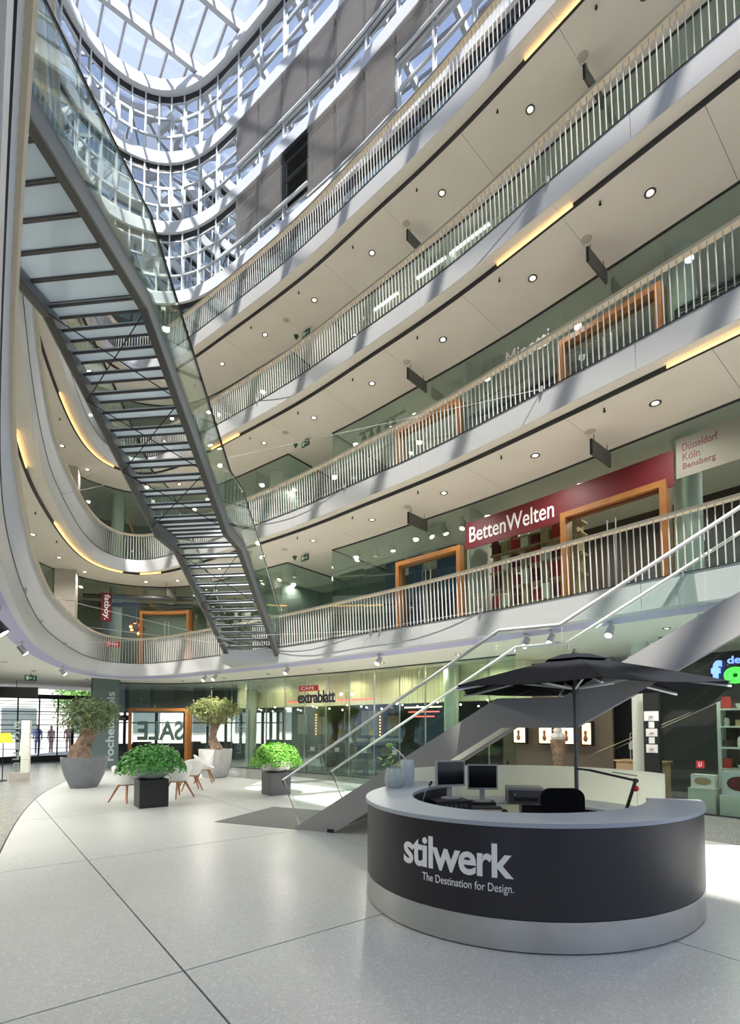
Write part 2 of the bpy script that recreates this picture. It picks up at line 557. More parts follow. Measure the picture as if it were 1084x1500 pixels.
# railings
bal = MB().box((0, 0, .485), (.013, .027, .97))
bal_me = None
for k in (1, 2, 3, 4):
    L = LEV[k]
    p0 = et(28.9)
    rl = thing('railing', 'steel bar railing with tan handrail on the edge of the %s gallery' % LN[k], 'railing', (p0[0], p0[1], L), 0, 'gallery railings')
    h = sweep([(-.10, .945), (.03, .945), (.05, .985), (-.12, .985)], T0, T1, .15)
    h.v = [(x, y, z + L) for x, y, z in h.v]
    obj('handrail', h, 'handrail_tan', rl, smooth=False)
    gap = (36.35, 36.45)
    ts = np.arange(T0 + .4, T1 - .4, .108)
    cand = []
    for t in ts:
        p, n = EDGE.at(t)
        d = math.hypot(p[0], p[1])
        vis = (t > 31.5 and t < 51) or (t > 12 and t <= 31.5)
        cand.append((0 if (t > 31.5 and t < 51) else (1 if vis else 2), d, t, p, n))
    cand.sort(key=lambda c: (c[0], c[1]))
    rest = MB()
    for i, (_, _, t, p, n) in enumerate(cand):
        # bars lean in a little towards the void at the top
        if k == 1 and 34.2 < t < 35.9 : continue
        q = p + n * .0
        if i < 295:
            if bal_me is None:
                o = obj('baluster', MB().add([(x, y + (-.06 * (z / .97)), z) for x, y, z in bal.v], bal.f), 'bright_steel', rl, world=False)
                bal_me = o.data
            else:
                o = bpy.data.objects.new('baluster', bal_me); C.objects.link(o); o.parent = rl
            o.location = (q[0] - p0[0], q[1] - p0[1], .01)
            o.rotation_euler = (0, 0, tangent_angle(n))
        else:
            M = Matrix.Translation((q[0], q[1], L + .01)) @ Matrix.Rotation(tangent_angle(n), 4, 'Z')
            rest.add([M @ Vector((x, y - .06 * z / .97, z)) for x, y, z in bal.v], bal.f)
    if rest.v:
        o = obj('baluster_rest', rest, 'bright_steel', rl); o['kind'] = 'stuff'

# ------------------------------------------------------------------ shop fronts
RECESS = (35.06, 37.23)
DOORS = [(40.0, 42.3), (45.0, 47.25)]
wn = [0]
def pane_box(cur, a0, a1, z0, z1, th=.012):
    p, n = cur.at(a0); q, m_ = cur.at(a1)
    nn = (n + m_) / 2
    nn /= np.linalg.norm(nn)
    v = []
    for z in (z0, z1):
        v += [(p[0], p[1], z), (q[0], q[1], z), (q[0] + nn[0] * th, q[1] + nn[1] * th, z), (p[0] + nn[0] * th, p[1] + nn[1] * th, z)]
    return MB().add(v, [(0, 3, 2, 1), (4, 5, 6, 7), (0, 1, 5, 4), (1, 2, 6, 5), (2, 3, 7, 6), (3, 0, 4, 7)])
def shopfront(k, cur, spans, z0, z1, matname, label, pw=1.45, name=None, doorspans=(), dtop=2.53):
    wn[0] += 1
    ch = MB()
    for a, b in spans:
        sweep(rect(-.012, .025, z1 - .035, z1), a, b, .4, cur, ch)
        sweep(rect(-.012, .025, z0, z0 + .03), a, b, .4, cur, ch)
    for a, b in doorspans:
        sweep(rect(-.012, .025, z1 - .035, z1), a, b, .4, cur, ch)
    w = struct('window_%d' % wn[0], ch, 'dark_gap', label, 'shop front')
    for a, b in spans:
        n = max(1, round((b - a) / pw)); d = (b - a) / n
        for i in range(n):
            obj('pane', pane_box(cur, a + i * d + .006, a + (i + 1) * d - .006, z0 + .01, z1 - .01), matname, w)
    for a, b in doorspans:
        n = max(1, round((b - a) / pw)); d = (b - a) / n
        for i in range(n):
            obj('pane', pane_box(cur, a + i * d + .006, a + (i + 1) * d - .006, z0 + dtop, z1 - .01), matname, w)
    return w
dn = [0]
def shop_door(cur, a0, a1, z, h, label, pw=.13):
    dn[0] += 1
    t = bpy.data.objects.new('door_%d' % dn[0], None); C.objects.link(t)
    c, n = cur.at((a0 + a1) / 2)
    t.location = (c[0], c[1], z); t['kind'] = 'structure'; t['label'] = label; t['category'] = 'door'
    for nm, (x0, x1, y0, y1) in (('post', (a0, a0 + pw, 0, h)), ('post', (a1 - pw, a1, 0, h)), ('lintel', (a0 + pw, a1 - pw, h - pw, h))):
        obj(nm, sweep(rect(-.16, .16, z + y0, z + y1), x0, x1, .5, cur), 'wood_orange', t)
    mid = (a0 + a1) / 2
    for x0, x1, hx in ((a0 + pw + .01, mid - .005, mid - .09), (mid + .005, a1 - pw - .01, mid + .09)):
        lf = obj('door_leaf', pane_box(cur, x0, x1, z + .02, z + h - pw - .01), 'shop_glass', t)
        p, n = cur.at(hx)
        q = p - n * .06
        obj('handle', MB().tube((q[0], q[1], z + .25), (q[0], q[1], z + h - .45), .016, n=8), 'steel', lf)
    return t
aL, aR = GL.from_t(T0), GL.from_t(T1)
ft = GL.from_t
for k in (1, 2, 3, 4):
    z0 = LEV[k]; z1 = ZS[k + 1] if k < 4 else 20.25
    ds = [(ft(a), ft(b)) for a, b in DOORS] if k in (1, 2) else []
    if k == 1: ds = [(33.66, 36.0)] + ds
    cuts = [aL]
    if k < 4: holes = sorted(ds + [(ft(RECESS[0]), ft(RECESS[1]))])
    else: holes = []
    spans = []
    x = aL
    for a, b in holes:
        spans.append((x, a)); x = b
    spans.append((x, aR))
    shopfront(k, GL, spans, z0, z1, 'shop_glass', 'frameless green-tinted glass shop front along the %s gallery' % LN[k], doorspans=ds)
    for i, (a, b) in enumerate(ds):
        pos = {3: ['at the far curve of', 'in the middle of', 'at the right of'], 2: ['in the middle of', 'at the right of']}[len(ds)][i]
        shop_door(GL, a, b, z0, 2.53, 'orange wood framed glass double door %s the %s gallery' % (pos, LN[k]))
    if k < 4:  # recess between two shops
        wn[0] += 1
        rb = MB()
        p0, p1 = et(RECESS[0], 5.4), et(RECESS[1], 5.4)
        rb.beam((p0[0], p0[1], (z0 + z1) / 2), (p1[0], p1[1], (z0 + z1) / 2), .04, z1 - z0)
        w = struct('window_%d' % wn[0], rb, 'green_grey', 'recessed bay between two glass shop fronts on the %s gallery' % LN[k], 'recess')
        for t in RECESS:
            for o0, o1 in ((2.26, 3.8), (3.81, 5.38)):
                a, b = et(t, o0), et(t, o1)
                obj('pane', MB().beam((a[0], a[1], (z0 + z1) / 2), (b[0], b[1], (z0 + z1) / 2), .012, z1 - z0 - .02), 'shop_glass', w)
            a, b = et(t, 2.25), et(t, 5.4)
            obj('top_channel', MB().beam((a[0], a[1], z1 - .017), (b[0], b[1], z1 - .017), .035, .035), 'dark_gap', w)
# back walls of the shops
ZONES = {1: [(T0, 27, 'grey_wall'), (27, 31, 'green_grey'), (31, 35, 'green_grey'), (37.3, 42.3, 'dark_wall'), (42.3, T1, 'brown_dark')],
         2: [(T0, 27, 'grey_wall'), (27, 35, 'green_grey'), (37.3, 42.3, 'pale_wall'), (42.3, T1, 'dark_wall')],
         3: [(T0, 27, 'grey_wall'), (27, 35, 'grey_wall'), (37.3, 44, 'pale_wall'), (44, T1, 'green_grey')],
         4: [(T0, T1, 'dark_wall')]}
bw = 0
for k, zs in ZONES.items():
    for a, b, m in zs:
        bw += 1
        o = struct('wall_back_%d' % bw, sweep(rect(6.4, 6.5, LEV[k], (ZS[k + 1] if k < 4 else 20.3)), a, b, .3), m,
               '%s rear wall inside the shops of the %s gallery' % (m.replace('_', ' '), LN[k]), 'wall')
# party walls
for k, t, m, wl_ in ((1, 42.36, 'pale_wall', 'left of the bedding shop'), (2, 42.36, 'green_grey', 'in the middle'), (1, 33, 'green_grey', 'beside the stair'), (2, 33.0, 'green_grey', 'beside the stair')):
    bw += 1
    a, b = et(t, 2.4), et(t, 6.4)
    zz0, zz1 = LEV[k], ZS[k + 1]
    struct('wall_party_%d' % bw, MB().beam((a[0], a[1], (zz0 + zz1) / 2), (b[0], b[1], (zz0 + zz1) / 2), .1, zz1 - zz0), m,
           'party wall between two shops of the %s gallery, %s' % (LN[k], wl_), 'wall')

# ------------------------------------------------------------------ upper office facade
FZ = [20.5, 23.78, 27.06]; ST = 3.28
MUL = [24.6, 25.98, 27.3, 28.5, 29.6, 30.63, 31.15, 31.71, 32.35, 32.93, 33.5, 34.09, 34.65, 35.27, 36.12, 37.18, 38.55]
while MUL[-1] < 59.5: MUL.append(MUL[-1] + 1.39)
SN = ['lowest', 'middle', 'top']
for si, z0 in enumerate(FZ):
    wn[0] += 1
    band = sweep([(-.16, z0), (.10, z0), (.10, z0 + .60), (-.10, z0 + .60), (-.16, z0 + .50)], aL, aR, .3, GL)
    w = struct('window_%d' % wn[0], band, 'white_panel', 'curved white-banded office glazing, %s of the three upper storeys' % SN[si], 'facade')
    obj('shadow_gap', sweep(rect(-.04, .12, z0 - .30, z0), aL, aR, .3, GL), 'black', w)
    zt = [z0 + .60, z0 + .60 + .76, z0 + .60 + 1.62, z0 + ST - .32]
    for i, (a, b) in enumerate(zip(MUL[:-1], MUL[1:])):
        p, n = GL.at(a)
        ang = tangent_angle(n)
        obj('mullion', MB().box((p[0] - n[0] * .02, p[1] - n[1] * .02, (z0 + .6 + z0 + ST) / 2), (.06, .12, ST - .6), ang), 'mullion', w)
        for r in range(3):
            obj('pane', pane_box(GL, a + .03, b - .03, zt[r] + .02, zt[r + 1] - .02, .02), 'office_glass', w)
            if r:
                obj('transom', sweep(rect(-.05, .03, zt[r] - .03, zt[r] + .03), a + .03, b - .03, 2, GL), 'mullion', w)
        obj('transom', sweep(rect(-.03, .03, zt[3] - .03, zt[3] + .03), a + .03, b - .03, 2, GL), 'mullion', w)
        if (i * 7 + si * 3) % 5 in (0, 2) and a > 30:   # opening light with a heavier frame
            fr = MB()
            for x0, x1, y0, y1 in ((a + .04, b - .04, zt[1] + .03, zt[1] + .09), (a + .04, b - .04, zt[2] - .09, zt[2] - .03), (a + .04, a + .11, zt[1] + .09, zt[2] - .09), (b - .11, b - .04, zt[1] + .09, zt[2] - .09)):
                sweep(rect(-.045, -.005, y0, y1), x0, x1, 2, GL, fr)
            obj('casement', fr, 'mullion', w)
    # solid panels on the near left, beyond the glazing
    obj('solid_panel', sweep(rect(0, .05, z0 + .6, z0 + ST - .2), aL, MUL[0] - .05, .5, GL), 'white_panel', w)
    obj('office_ceiling', sweep(rect(.12, 6, z0 - .02, z0 + .02), aL, aR, .4, GL), 'interior_office', w)
    obj('office_wall', sweep(rect(5.5, 5.6, z0, z0 + ST), aL, aR, .4, GL), 'interior_office', w)
# louvre blinds outside the office panes
def blind(a, b, ztop, zbot, m, label):
    mb = MB()
    n = int((ztop - zbot) / .075)
    for i in range(n):
        z = ztop - .03 - i * .075
        sweep([(-.17, z - .022), (-.165, z - .024), (-.115, z + .018), (-.12, z + .020)], a + .02, b - .02, 3, GL, mb)
    c, nn = GL.at((a + b) / 2)
    r = thing('window_blind', label, 'blind', (c[0] - nn[0] * .14, c[1] - nn[1] * .14, zbot), 0, 'grey louvre blinds on the office windows')
    obj('slats', mb, m, r)['kind'] = 'stuff'
    obj('bottom_rail', sweep(rect(-.175, -.10, zbot - .03, zbot + .03), a + .01, b - .01, 3, GL), 'mullion', r)
    for x in (a + .05, b - .05):
        p, n2 = GL.at(x); q = p - n2 * .145
        obj('guide', MB().tube((q[0], q[1], zbot), (q[0], q[1], ztop), .008, n=6), 'dark_gap', r)
bl = [m for m in MUL if m >= 38.5]
for i, (a, b) in enumerate(zip(bl[:-1], bl[1:])):
    blind(a, b, FZ[1] + ST - .02, FZ[1] + 1.35, 'blind_slat', 'grey slatted blind half lowered on the middle office storey, %s from the left' % ORD[i])
    zb_ = FZ[0] + (1.2 if i < 3 else (.62 if i < 6 else 2.3))
    blind(a, b, FZ[0] + ST - .02, zb_, 'blind_dark' if i == 2 else 'blind_slat',
          '%s slatted blind on the lowest office storey, %s from the left' % ('black' if i == 2 else 'grey', ORD[i]))

# ------------------------------------------------------------------ glass roof
ZR = 31.0
ring = sweep([(-.30, 30.34), (.10, 30.34), (.10, 31.05), (-.16, 31.05), (-.30, 30.50)], aL, aR, .3, GL)
roof = struct('ceiling_roof', ring, 'white_panel', 'white ring beam and steel-framed glass roof over the hall', 'roof')
obj('shadow_gap', sweep(rect(-.04, .12, 30.04, 30.34), aL, aR, .3, GL), 'black', roof)
ps = [-8 + .85 * i for i in range(28)]
bs = [22.3 - 2.5 * i for i in range(13)]
for s in bs:
    a, b = sw(s, -5), sw(s, 14)
    obj('roof_beam', MB().beam((*a, ZR + .30), (*b, ZR + .30), .20, .46), 'roof_beam', roof)
a, b = sw(24.75, -5), sw(24.75, 14)
obj('roof_beam', MB().beam((*a, ZR + .42), (*b, ZR + .42), .16, .32), 'white_steel', roof)
wl = [1.0 + .86 * i for i in range(-6, 15)]
for w_ in wl:
    a, b = sw(24.75, w_), sw(-8, w_)
    obj('purlin', MB().beam((*a, ZR + .60), (*b, ZR + .60), .085, .14), 'roof_steel', roof)
    for s0, s1 in ((24.75, 22.3), (22.3, 19.8), (19.8, 17.3), (17.3, 14.8), (14.8, 12.3)):
        if w_ + .86 > 13: continue
        a, b = sw(s0 - .01, w_ + .43), sw(s1 + .01, w_ + .43)
        obj('pane', MB().beam((*a, ZR + .70), (*b, ZR + .70), .84, .012), 'roof_glass', roof)
# ------------------------------------------------------------------ ground floor shop fronts
G0 = Curve(2.5)
f0 = G0.from_t
ZC = ZS[1]
# cafe front, and the shops to the right of the stair
cafe = shopfront(0, G0, [(f0(30.6), f0(43.6))], 0, ZC, 'shop_glass', 'tall glass front of the cafe on the ground floor', pw=1.06)
fins = MB()
for t in np.arange(30.6, 43.7, 1.02):
    p, n = G0.at(f0(t))
    obj('glass_fin', MB().box((p[0] + n[0] * .035, p[1] + n[1] * .035, ZC / 2), (.02, .05, ZC - .05), tangent_angle(n)), 'steel', cafe)
shopfront(0, G0, [(f0(46.9), f0(51.5))], 0, ZC, 'shop_glass', 'glass front of the kitchen shop on the ground floor right', pw=1.5)
shopfront(0, G0, [(f0(8), f0(22.6))], 0, ZC, 'shop_glass', 'glass shop front along the left side of the ground floor', pw=1.45)
# far end: furniture shop with its timber door
furn = shopfront(0, G0, [(34.9 - 2.0, 33.6), (36.6, f0(30.6))], 0, ZC, 'shop_glass', 'glass shop front of the furniture shop at the far end', pw=.9, doorspans=[(33.6, 36.6)], dtop=2.45)
shop_door(G0, 33.75, 36.45, 0, 2.45, 'orange wood framed glass door of the furniture shop at the far end')
# grey glass panel with upright lettering, and the wall of the entrance passage
def wallbox(name, p, q, z0, z1, th, m, label, cat='wall'):
    return struct(name, MB().beam((*p, (z0 + z1) / 2), (*q, (z0 + z1) / 2), th, z1 - z0), m, label, cat)
mat('panel_green', (.12, .16, .155), .25)
pA, pB = sw(22.45, 3.72), sw(22.85, 4.75)
wallbox('wall_furniture_1', pA, pB, 0, ZC, .05, 'panel_green', 'grey-green glass panel carrying white upright lettering at the far end')
pC = G0.at(32.9)[0]
wallbox('wall_furniture_2', pB, tuple(pC), 0, ZC, .06, 'dark_wall', 'dark return beside the furniture shop window')
wallbox('wall_passage', sw(22.45, 3.72), sw(28.75, 4.95), 0, ZC, .08, 'dark_wall', 'dark side wall of the entrance passage')
wallbox('wall_passage_left', sw(20.2, .6), sw(28.7, 1.0), 0, ZC, .06, 'green_grey', 'left side wall of the entrance passage')
# street entrance: gridded glazing
ent = struct('window_entrance', MB().beam((*sw(28.7, .6), .14), (*sw(28.85, 5.1), .14), .12, .28), 'black', 'street entrance glazing with black horizontal bars', 'entrance')
e0, e1 = np.array(sw(28.7, .8)), np.array(sw(28.85, 5.0))
def elerp(x): return e0 + (e1 - e0) * x
obj('head_beam', MB().beam((*e0, 3.05), (*e1, 3.05), .2, .20), 'black', ent)
for x in (0, .22, .42, .60, .75, .88, 1.0):
    p = elerp(x)
    obj('post', MB().box((p[0], p[1], 1.6), (.06 if x not in (.75,) else .12, .08, 2.9), rad(37)), 'black', ent)
for z in (.62, .95, 1.12, 1.38, 1.52, 1.72, 1.95, 2.22, 2.34, 2.55, 2.68, 2.82):
    obj('bar', MB().beam((*e0, z), (*e1, z), .05, .025 if z not in (1.12, 1.72, 2.34) else .045), 'black', ent)
for x0, x1 in ((0, .22), (.22, .42), (.42, .60), (.60, .75), (.75, .88), (.88, 1)):
    a, b = elerp(x0 + .012), elerp(x1 - .012)
    obj('pane', MB().beam((*a, 1.6), (*b, 1.6), .012, 2.6), 'entrance_glass', ent)
# street outside
st = obj('street', MB().prism([sw(33, -30), sw(33, 30), sw(70, 40), sw(70, -40)], -.2, -.02), 'street')
st['kind'] = 'structure'; tag(st, 'pale paved street outside the entrance', 'street')
hs = thing('street_building', 'pale building across the street seen through the entrance', 'building', (*sw(52, 6), 0))
obj('wall', MB().beam((*sw(52, -16), 5), (*sw(52, 34), 5), .5, 10), 'street_wall', hs)
for i in range(9):
    for j in range(2):
        w_ = -13 + i * 5
        wd = obj('window', MB().beam((*sw(51.7, w_), 2 + j * 4), (*sw(51.7, w_ + 2.4), 2 + j * 4), .1, 2.2), 'street_window', hs)
for i, (s_, w_, hgt, m) in enumerate(((36.5, 3.2, 1.72, 'clothes_blue'), (37.5, 4.0, 1.66, 'clothes_pink'), (36.0, 2.2, 1.75, 'clothes_dark'), (38, 5.0, 1.7, 'clothes_pink'))):
    p = sw(s_, w_)
    lab = ['person in a blue top walking outside the entrance', 'person in a pink top walking outside the entrance', 'person in dark clothes outside the entrance', 'person in pale pink standing furthest right outside'][i]
    t = thing('person', lab, 'person', (*p, 0), i * 1.3, 'people passing outside the entrance')
    b = MB()
    for sx in (-1, 1):
        b.loft([[(sx * .09 + math.cos(q) * r, math.sin(q) * r + off, z) for q in np.linspace(0, 2 * math.pi, 9)[:-1]] for z, r, off in ((0.02, .05, 0), (.45, .06, .02 * sx), (.85, .085, 0))])
        b.loft([[(sx * (.21 + dx) + math.cos(q) * r, math.sin(q) * r, z) for q in np.linspace(0, 2 * math.pi, 9)[:-1]] for z, r, dx in ((.82, .03, .03), (1.1, .042, .03), (1.40, .055, 0))])
    b.loft([[(math.cos(q) * rx, math.sin(q) * ry, z) for q in np.linspace(0, 2 * math.pi, 13)[:-1]] for z, rx, ry in ((.80, .16, .11), (1.0, .14, .10), (1.25, .18, .12), (1.42, .19, .10), (1.48, .07, .06), (1.54, .055, .055))])
    s = hgt / 1.72
    b.v = [(x * s, y * s, z * s) for x, y, z in b.v]
    obj('body', b, m, t, True, world=False)
    hd = MB().lathe([(.02, 1.50 * s), (.06, 1.53 * s), (.085, 1.60 * s), (.085, 1.66 * s), (.05, 1.72 * s), (.01, 1.735 * s)], n=12)
    obj('head', hd, 'skin', t, True, world=False)
def leaf_cloud(n, fn, size, aspect=.35, seedv=1):
    """many small folded leaves, centres and facing from fn(rng)"""
    r = np.random.default_rng(seedv)
    mb = MB()
    for _ in range(n):
        c, d = fn(r)
        d = Vector(d).normalized()
        s = size * (.7 + .6 * r.random())
        q = Vector(r.normal(size=3)); q = (q - d * q.dot(d)).normalized()
        l = (d * .25 + q).normalized()
        wv = l.cross(d).normalized()
        c = Vector(c)
        mb.add([c - l * s * .5, c + wv * s * aspect * .5 + d * s * .05, c + l * s * .5, c - wv * s * aspect * .5 + d * s * .05], [(0, 1, 2, 3)])
    return mb
for i, (s_, w_) in enumerate(((44, -2), (46, 7))):
    t = thing('street_tree', 'green street tree %s outside the entrance' % ['on the left', 'on the right'][i], 'tree', (*sw(s_, w_), 0))
    obj('trunk', MB().tube((0, 0, 0), (0, 0, 2.6), .16, .12), 'bark', t, world=False)
    def fn(r):
        d = r.normal(size=3); d /= np.linalg.norm(d)
        return d * 2.0 * r.random() ** .4 * np.array([1.2, 1.2, .8]) + np.array([0, 0, 4.0]), d
    obj('crown', leaf_cloud(1500, fn, .35, .5, 11 + i), 'tree_far', t, world=False)['kind'] = 'stuff'

# rear walls of the ground floor shops
struct('wall_cafe', sweep(rect(7.4, 7.5, 0, ZC), 30.8, 43.4, .3), 'brown_dark', 'dark brown rear wall inside the cafe', 'wall')
struct('wall_kitchen_shop', sweep(rect(6.0, 6.1, 0, ZC), 43.2, 53, .3), 'dark_wall', 'dark rear wall behind the ground floor stair', 'wall')
struct('wall_left_shop', sweep(rect(6.4, 6.5, 0, ZC), 5, 22, .3), 'grey_wall', 'grey rear wall of the left ground floor shop', 'wall')
fw = struct('wall_furniture_rear', sweep(rect(7.4, 7.5, 2.35, ZC), 28.9, 30.6, .05), 'grey_wall', 'rear window wall of the furniture shop', 'wall')
obj('lower_wall', sweep(rect(7.4, 7.5, 0, .75), 28.9, 30.6, .05), 'dark_wall', fw)
for t in np.arange(28.9, 30.61, .15):
    p = et(t, 7.45)
    obj('window_post', MB().box((p[0], p[1], 1.55), (.14, .14, 1.6), rad(20)), 'black', fw)
obj('window_rail', sweep(rect(7.4, 7.48, 1.80, 1.86), 28.9, 30.6, .05), 'black', fw)
for i, (t, w) in enumerate(((29.15, 1.4), (29.5, 1.2), (29.85, 1.4))):
    p, n = EDGE.at(t); q = p + n * 5.2
    o = thing('armchair', 'dark armchair inside the furniture shop, %s from the left' % ORD[i], 'armchair', (q[0], q[1], 0), tangent_angle(n), 'armchairs in the furniture shop')
    obj('seat', MB().box((0, 0, .21), (w * .6, .7, .42)), 'brown_dark', o, world=False)
    obj('backrest', MB().box((0, .3, .6), (w * .6, .16, .6)), 'brown_dark', o, world=False)
    for s_ in (-1, 1): obj('armrest', MB().box((s_ * w * .28, 0, .4), (.12, .7, .36)), 'brown_dark', o, world=False)
# cream bulkhead band inside the cafe, above head height
bk = obj('bulkhead', sweep(rect(3.6, 3.9, 2.45, ZC - .01), 30.9, 43.3, .3), 'cafe_cream'); bk['kind'] = 'structure'
bk.name = 'trim_cafe'; tag(bk, 'cream bulkhead above the cafe tables', 'bulkhead')
for t in (31.9, 41.2):
    p = et(t, 3.3)
    c = obj('cafe_column', MB().lathe([(.22, 0), (.22, ZC)], (p[0], p[1], 0), 24), 'column', smooth=True)
    tag(c, 'round pale column behind the cafe glass, %s' % ('left' if t < 35 else 'right end'), 'column', 'round columns behind the ground floor glass')
p = et(46.35, 2.9)
c = obj('shop_column', MB().lathe([(.17, 0), (.17, ZC)], (p[0], p[1], 0), 24), 'column', smooth=True)
tag(c, 'round pale green column beside the kitchen shop', 'column', 'round columns behind the ground floor glass')

# columns on the galleries
for k in (1, 2, 3):
    for t, r in ((47.35, .26), (41.6, .24), (33.6, .26), (28.95, .26)):
        if k == 1 and t == 41.6: continue
        o_ = 3.0
        p = et(t, o_)
        z0, z1 = LEV[k], ZS[k + 1]
        c = obj('gallery_column', MB().lathe([(r, z0), (r, z1 - .06), (r + .02, z1 - .06), (r + .02, z1 - .002)], (p[0], p[1], 0), 28), 'column', smooth=True)
        tag(c, 'round pale column behind the %s gallery glass, %s' % (LN[k], {47.35: 'at the right', 41.6: 'in the middle', 33.6: 'beside the stair', 28.95: 'at the far end'}[t]), 'column', 'round gallery columns')
# stone piers at the far left
for k in (1, 2):
    p, n = EDGE.at(28.25)
    q = p + n * 2.0
    z0, z1 = LEV[k], ZS[k + 1]
    t = thing('stone_pier', 'beige stone clad pier on the left of the %s gallery' % LN[k], 'pier', (q[0], q[1], z0))
    for i in range(3):
        za, zb_ = z0 + i * (z1 - z0) / 3, z0 + (i + 1) * (z1 - z0) / 3
        obj('stone_block', MB().box((q[0], q[1], (za + zb_) / 2), (.72, .5, zb_ - za - .015), rad(20)), 'stone', t)
# ------------------------------------------------------------------ hanging stair: first gallery (far) to second gallery (left)
HS = thing('steel_stair', 'grey steel staircase with glass sides hanging across the hall', 'staircase', (-3.6, 16.1, 4.12))
# plan lines of the two stringers
def sline(side, Y):
    return (-2.85 - .057 * (16.1 - Y), Y) if side > 0 else (-4.49 - .052 * (16.1 - Y) , Y + .0)
SK = [(16.35, 3.80), (16.1, 3.80), (12.14, 5.88), (11.2, 5.89), (7.46, 7.93), (3.6, 7.93)]   # underside of the stringer (Y, z)
def under(Y):
    ys = [k[0] for k in SK][::-1]; zs = [k[1] for k in SK][::-1]
    return float(np.interp(Y, ys, zs))
DEP = .42
for side in (1, -1):
    rings_o = []
    mb = MB()
    dy = 0 if side > 0 else .16
    ks = list(SK)
    if side < 0: ks[-1] = (6.6, 7.93)
    poly = [(Y + dy, z) for Y, z in ks] + [(Y + dy + (0.0), z + DEP) for Y, z in ks[::-1]]
    n = len(poly)
    v = []
    for off in (-.035, .035):
        for Y, z in poly:
            x, y = sline(side, Y - dy); v.append((x + off, Y, z))
    f = []
    m = len(ks)
    for i in range(m - 1):
        f += [(i, i + 1, n - 2 - i, n - 1 - i), (n + i, 2 * n - 1 - i, 2 * n - 2 - i, n + i + 1)]
    for i in range(n):
        j = (i + 1) % n
        f.append((i, n + i, n + j, j))
    mb.add(v, f)
    st_ = obj('stringer', mb, 'stringer', HS)
    # bottom flange
    fl_ = MB()
    for (Y0, z0), (Y1, z1) in zip(ks[:-1], ks[1:]):
        a = sline(side, Y0); b = sline(side, Y1)
        fl_.beam((a[0] - side * .045, Y0 + dy, z0 + .01), (b[0] - side * .045, Y1 + dy, z1 + .01), .11, .025)
    obj('bottom_flange', fl_, 'stringer_flange', st_)
def tread(Y, z, depth, panel=False, name='tread'):
    """one tread: pale underside panel between two dark edge bars"""
    r = sline(1, Y); l = sline(-1, Y)
    a = Vector((r[0] - .05, Y, z)); b = Vector((l[0] + .05, Y + .16, z))
    d = Vector((.06, 1, 0)).normalized()
    t = obj(name, MB().beam(a, b, depth, .02), 'tread_panel', HS)
    for s in (-1, 1):
        obj('edge_bar', MB().beam(a + d * (s * (depth / 2 - .012)) - Vector((0, 0, .02)), b + d * (s * (depth / 2 - .012)) - Vector((0, 0, .03)), .018, .045), 'tread_edge', t)
N1 = 13
for i in range(N1):
    Y = 16.1 - 3.96 * (i + .5) / N1
    tread(Y, under(Y) + .30, .27)
for i in range(4):
    Y = 12.05 - .24 * i
    tread(Y, 6.26, .235, name='landing_panel')
for i in range(N1):
    Y = 11.2 - 3.74 * (i + .5) / N1
    tread(Y, under(Y) + .30, .25)
for i in range(9):
    Y = 7.30 - .42 * i
    tread(Y, 8.2, .42, name='bridge_panel')
# crossed tie rods under the flights
for Y0, Y1 in ((15.9, 14.0), (14.0, 12.2), (11.1, 9.9), (9.9, 8.7), (8.7, 7.5)):
    for s in (1, -1):
        a = sline(s, Y0); b = sline(-s, Y1)
        obj('tie_rod', MB().tube((a[0], Y0, under(Y0) + .06), (b[0], Y1, under(Y1) + .06), .009, n=6), 'black', HS)
# glass sides and handrails
for side in (1, -1):
    off = side * .05
    brk = [(16.1, 12.14), (12.14, 11.2), (11.2, 7.46), (7.46, 3.9)] if side > 0 else [(16.1, 12.14), (12.14, 11.2), (11.2, 7.46)]
    for Y0, Y1 in brk:
        n = max(1, round(abs(Y0 - Y1) / 1.9))
        for i in range(n):
            ya, yb = Y0 + (Y1 - Y0) * i / n - .006, Y0 + (Y1 - Y0) * (i + 1) / n + .006
            a, b = sline(side, ya), sline(side, yb)
            za, zb_ = under(ya) + .25, under(yb) + .25
            v = []
            for dx in (0, .014):
                v += [(a[0] + off + dx, ya, za), (b[0] + off + dx, yb, zb_), (b[0] + off + dx, yb, zb_ + 1.15), (a[0] + off + dx, ya, za + 1.15)]
            obj('glass_panel', MB().add(v, [(0, 1, 2, 3), (7, 6, 5, 4), (0, 4, 5, 1), (1, 5, 6, 2), (2, 6, 7, 3), (3, 7, 4, 0)]), 'stair_glass', HS)
    pts = []
    for Y, z in ([(16.15, 3.8)] + SK[2:5] + ([(3.9, 7.93)] if side > 0 else [])):
        x, y = sline(side, Y); pts.append((x + off, Y, z + 1.43))
    obj('handrail', MB().path(pts, .024), 'black', HS)
# landing block at the foot of the stair, where it meets the gallery edge
foot = MB().prism([(-4.62, 16.0), (-2.75, 16.0), (-2.45, 16.25), (-4.7, 18.3)], 3.66, 4.06)
obj('foot_landing', foot, 'fascia', HS)

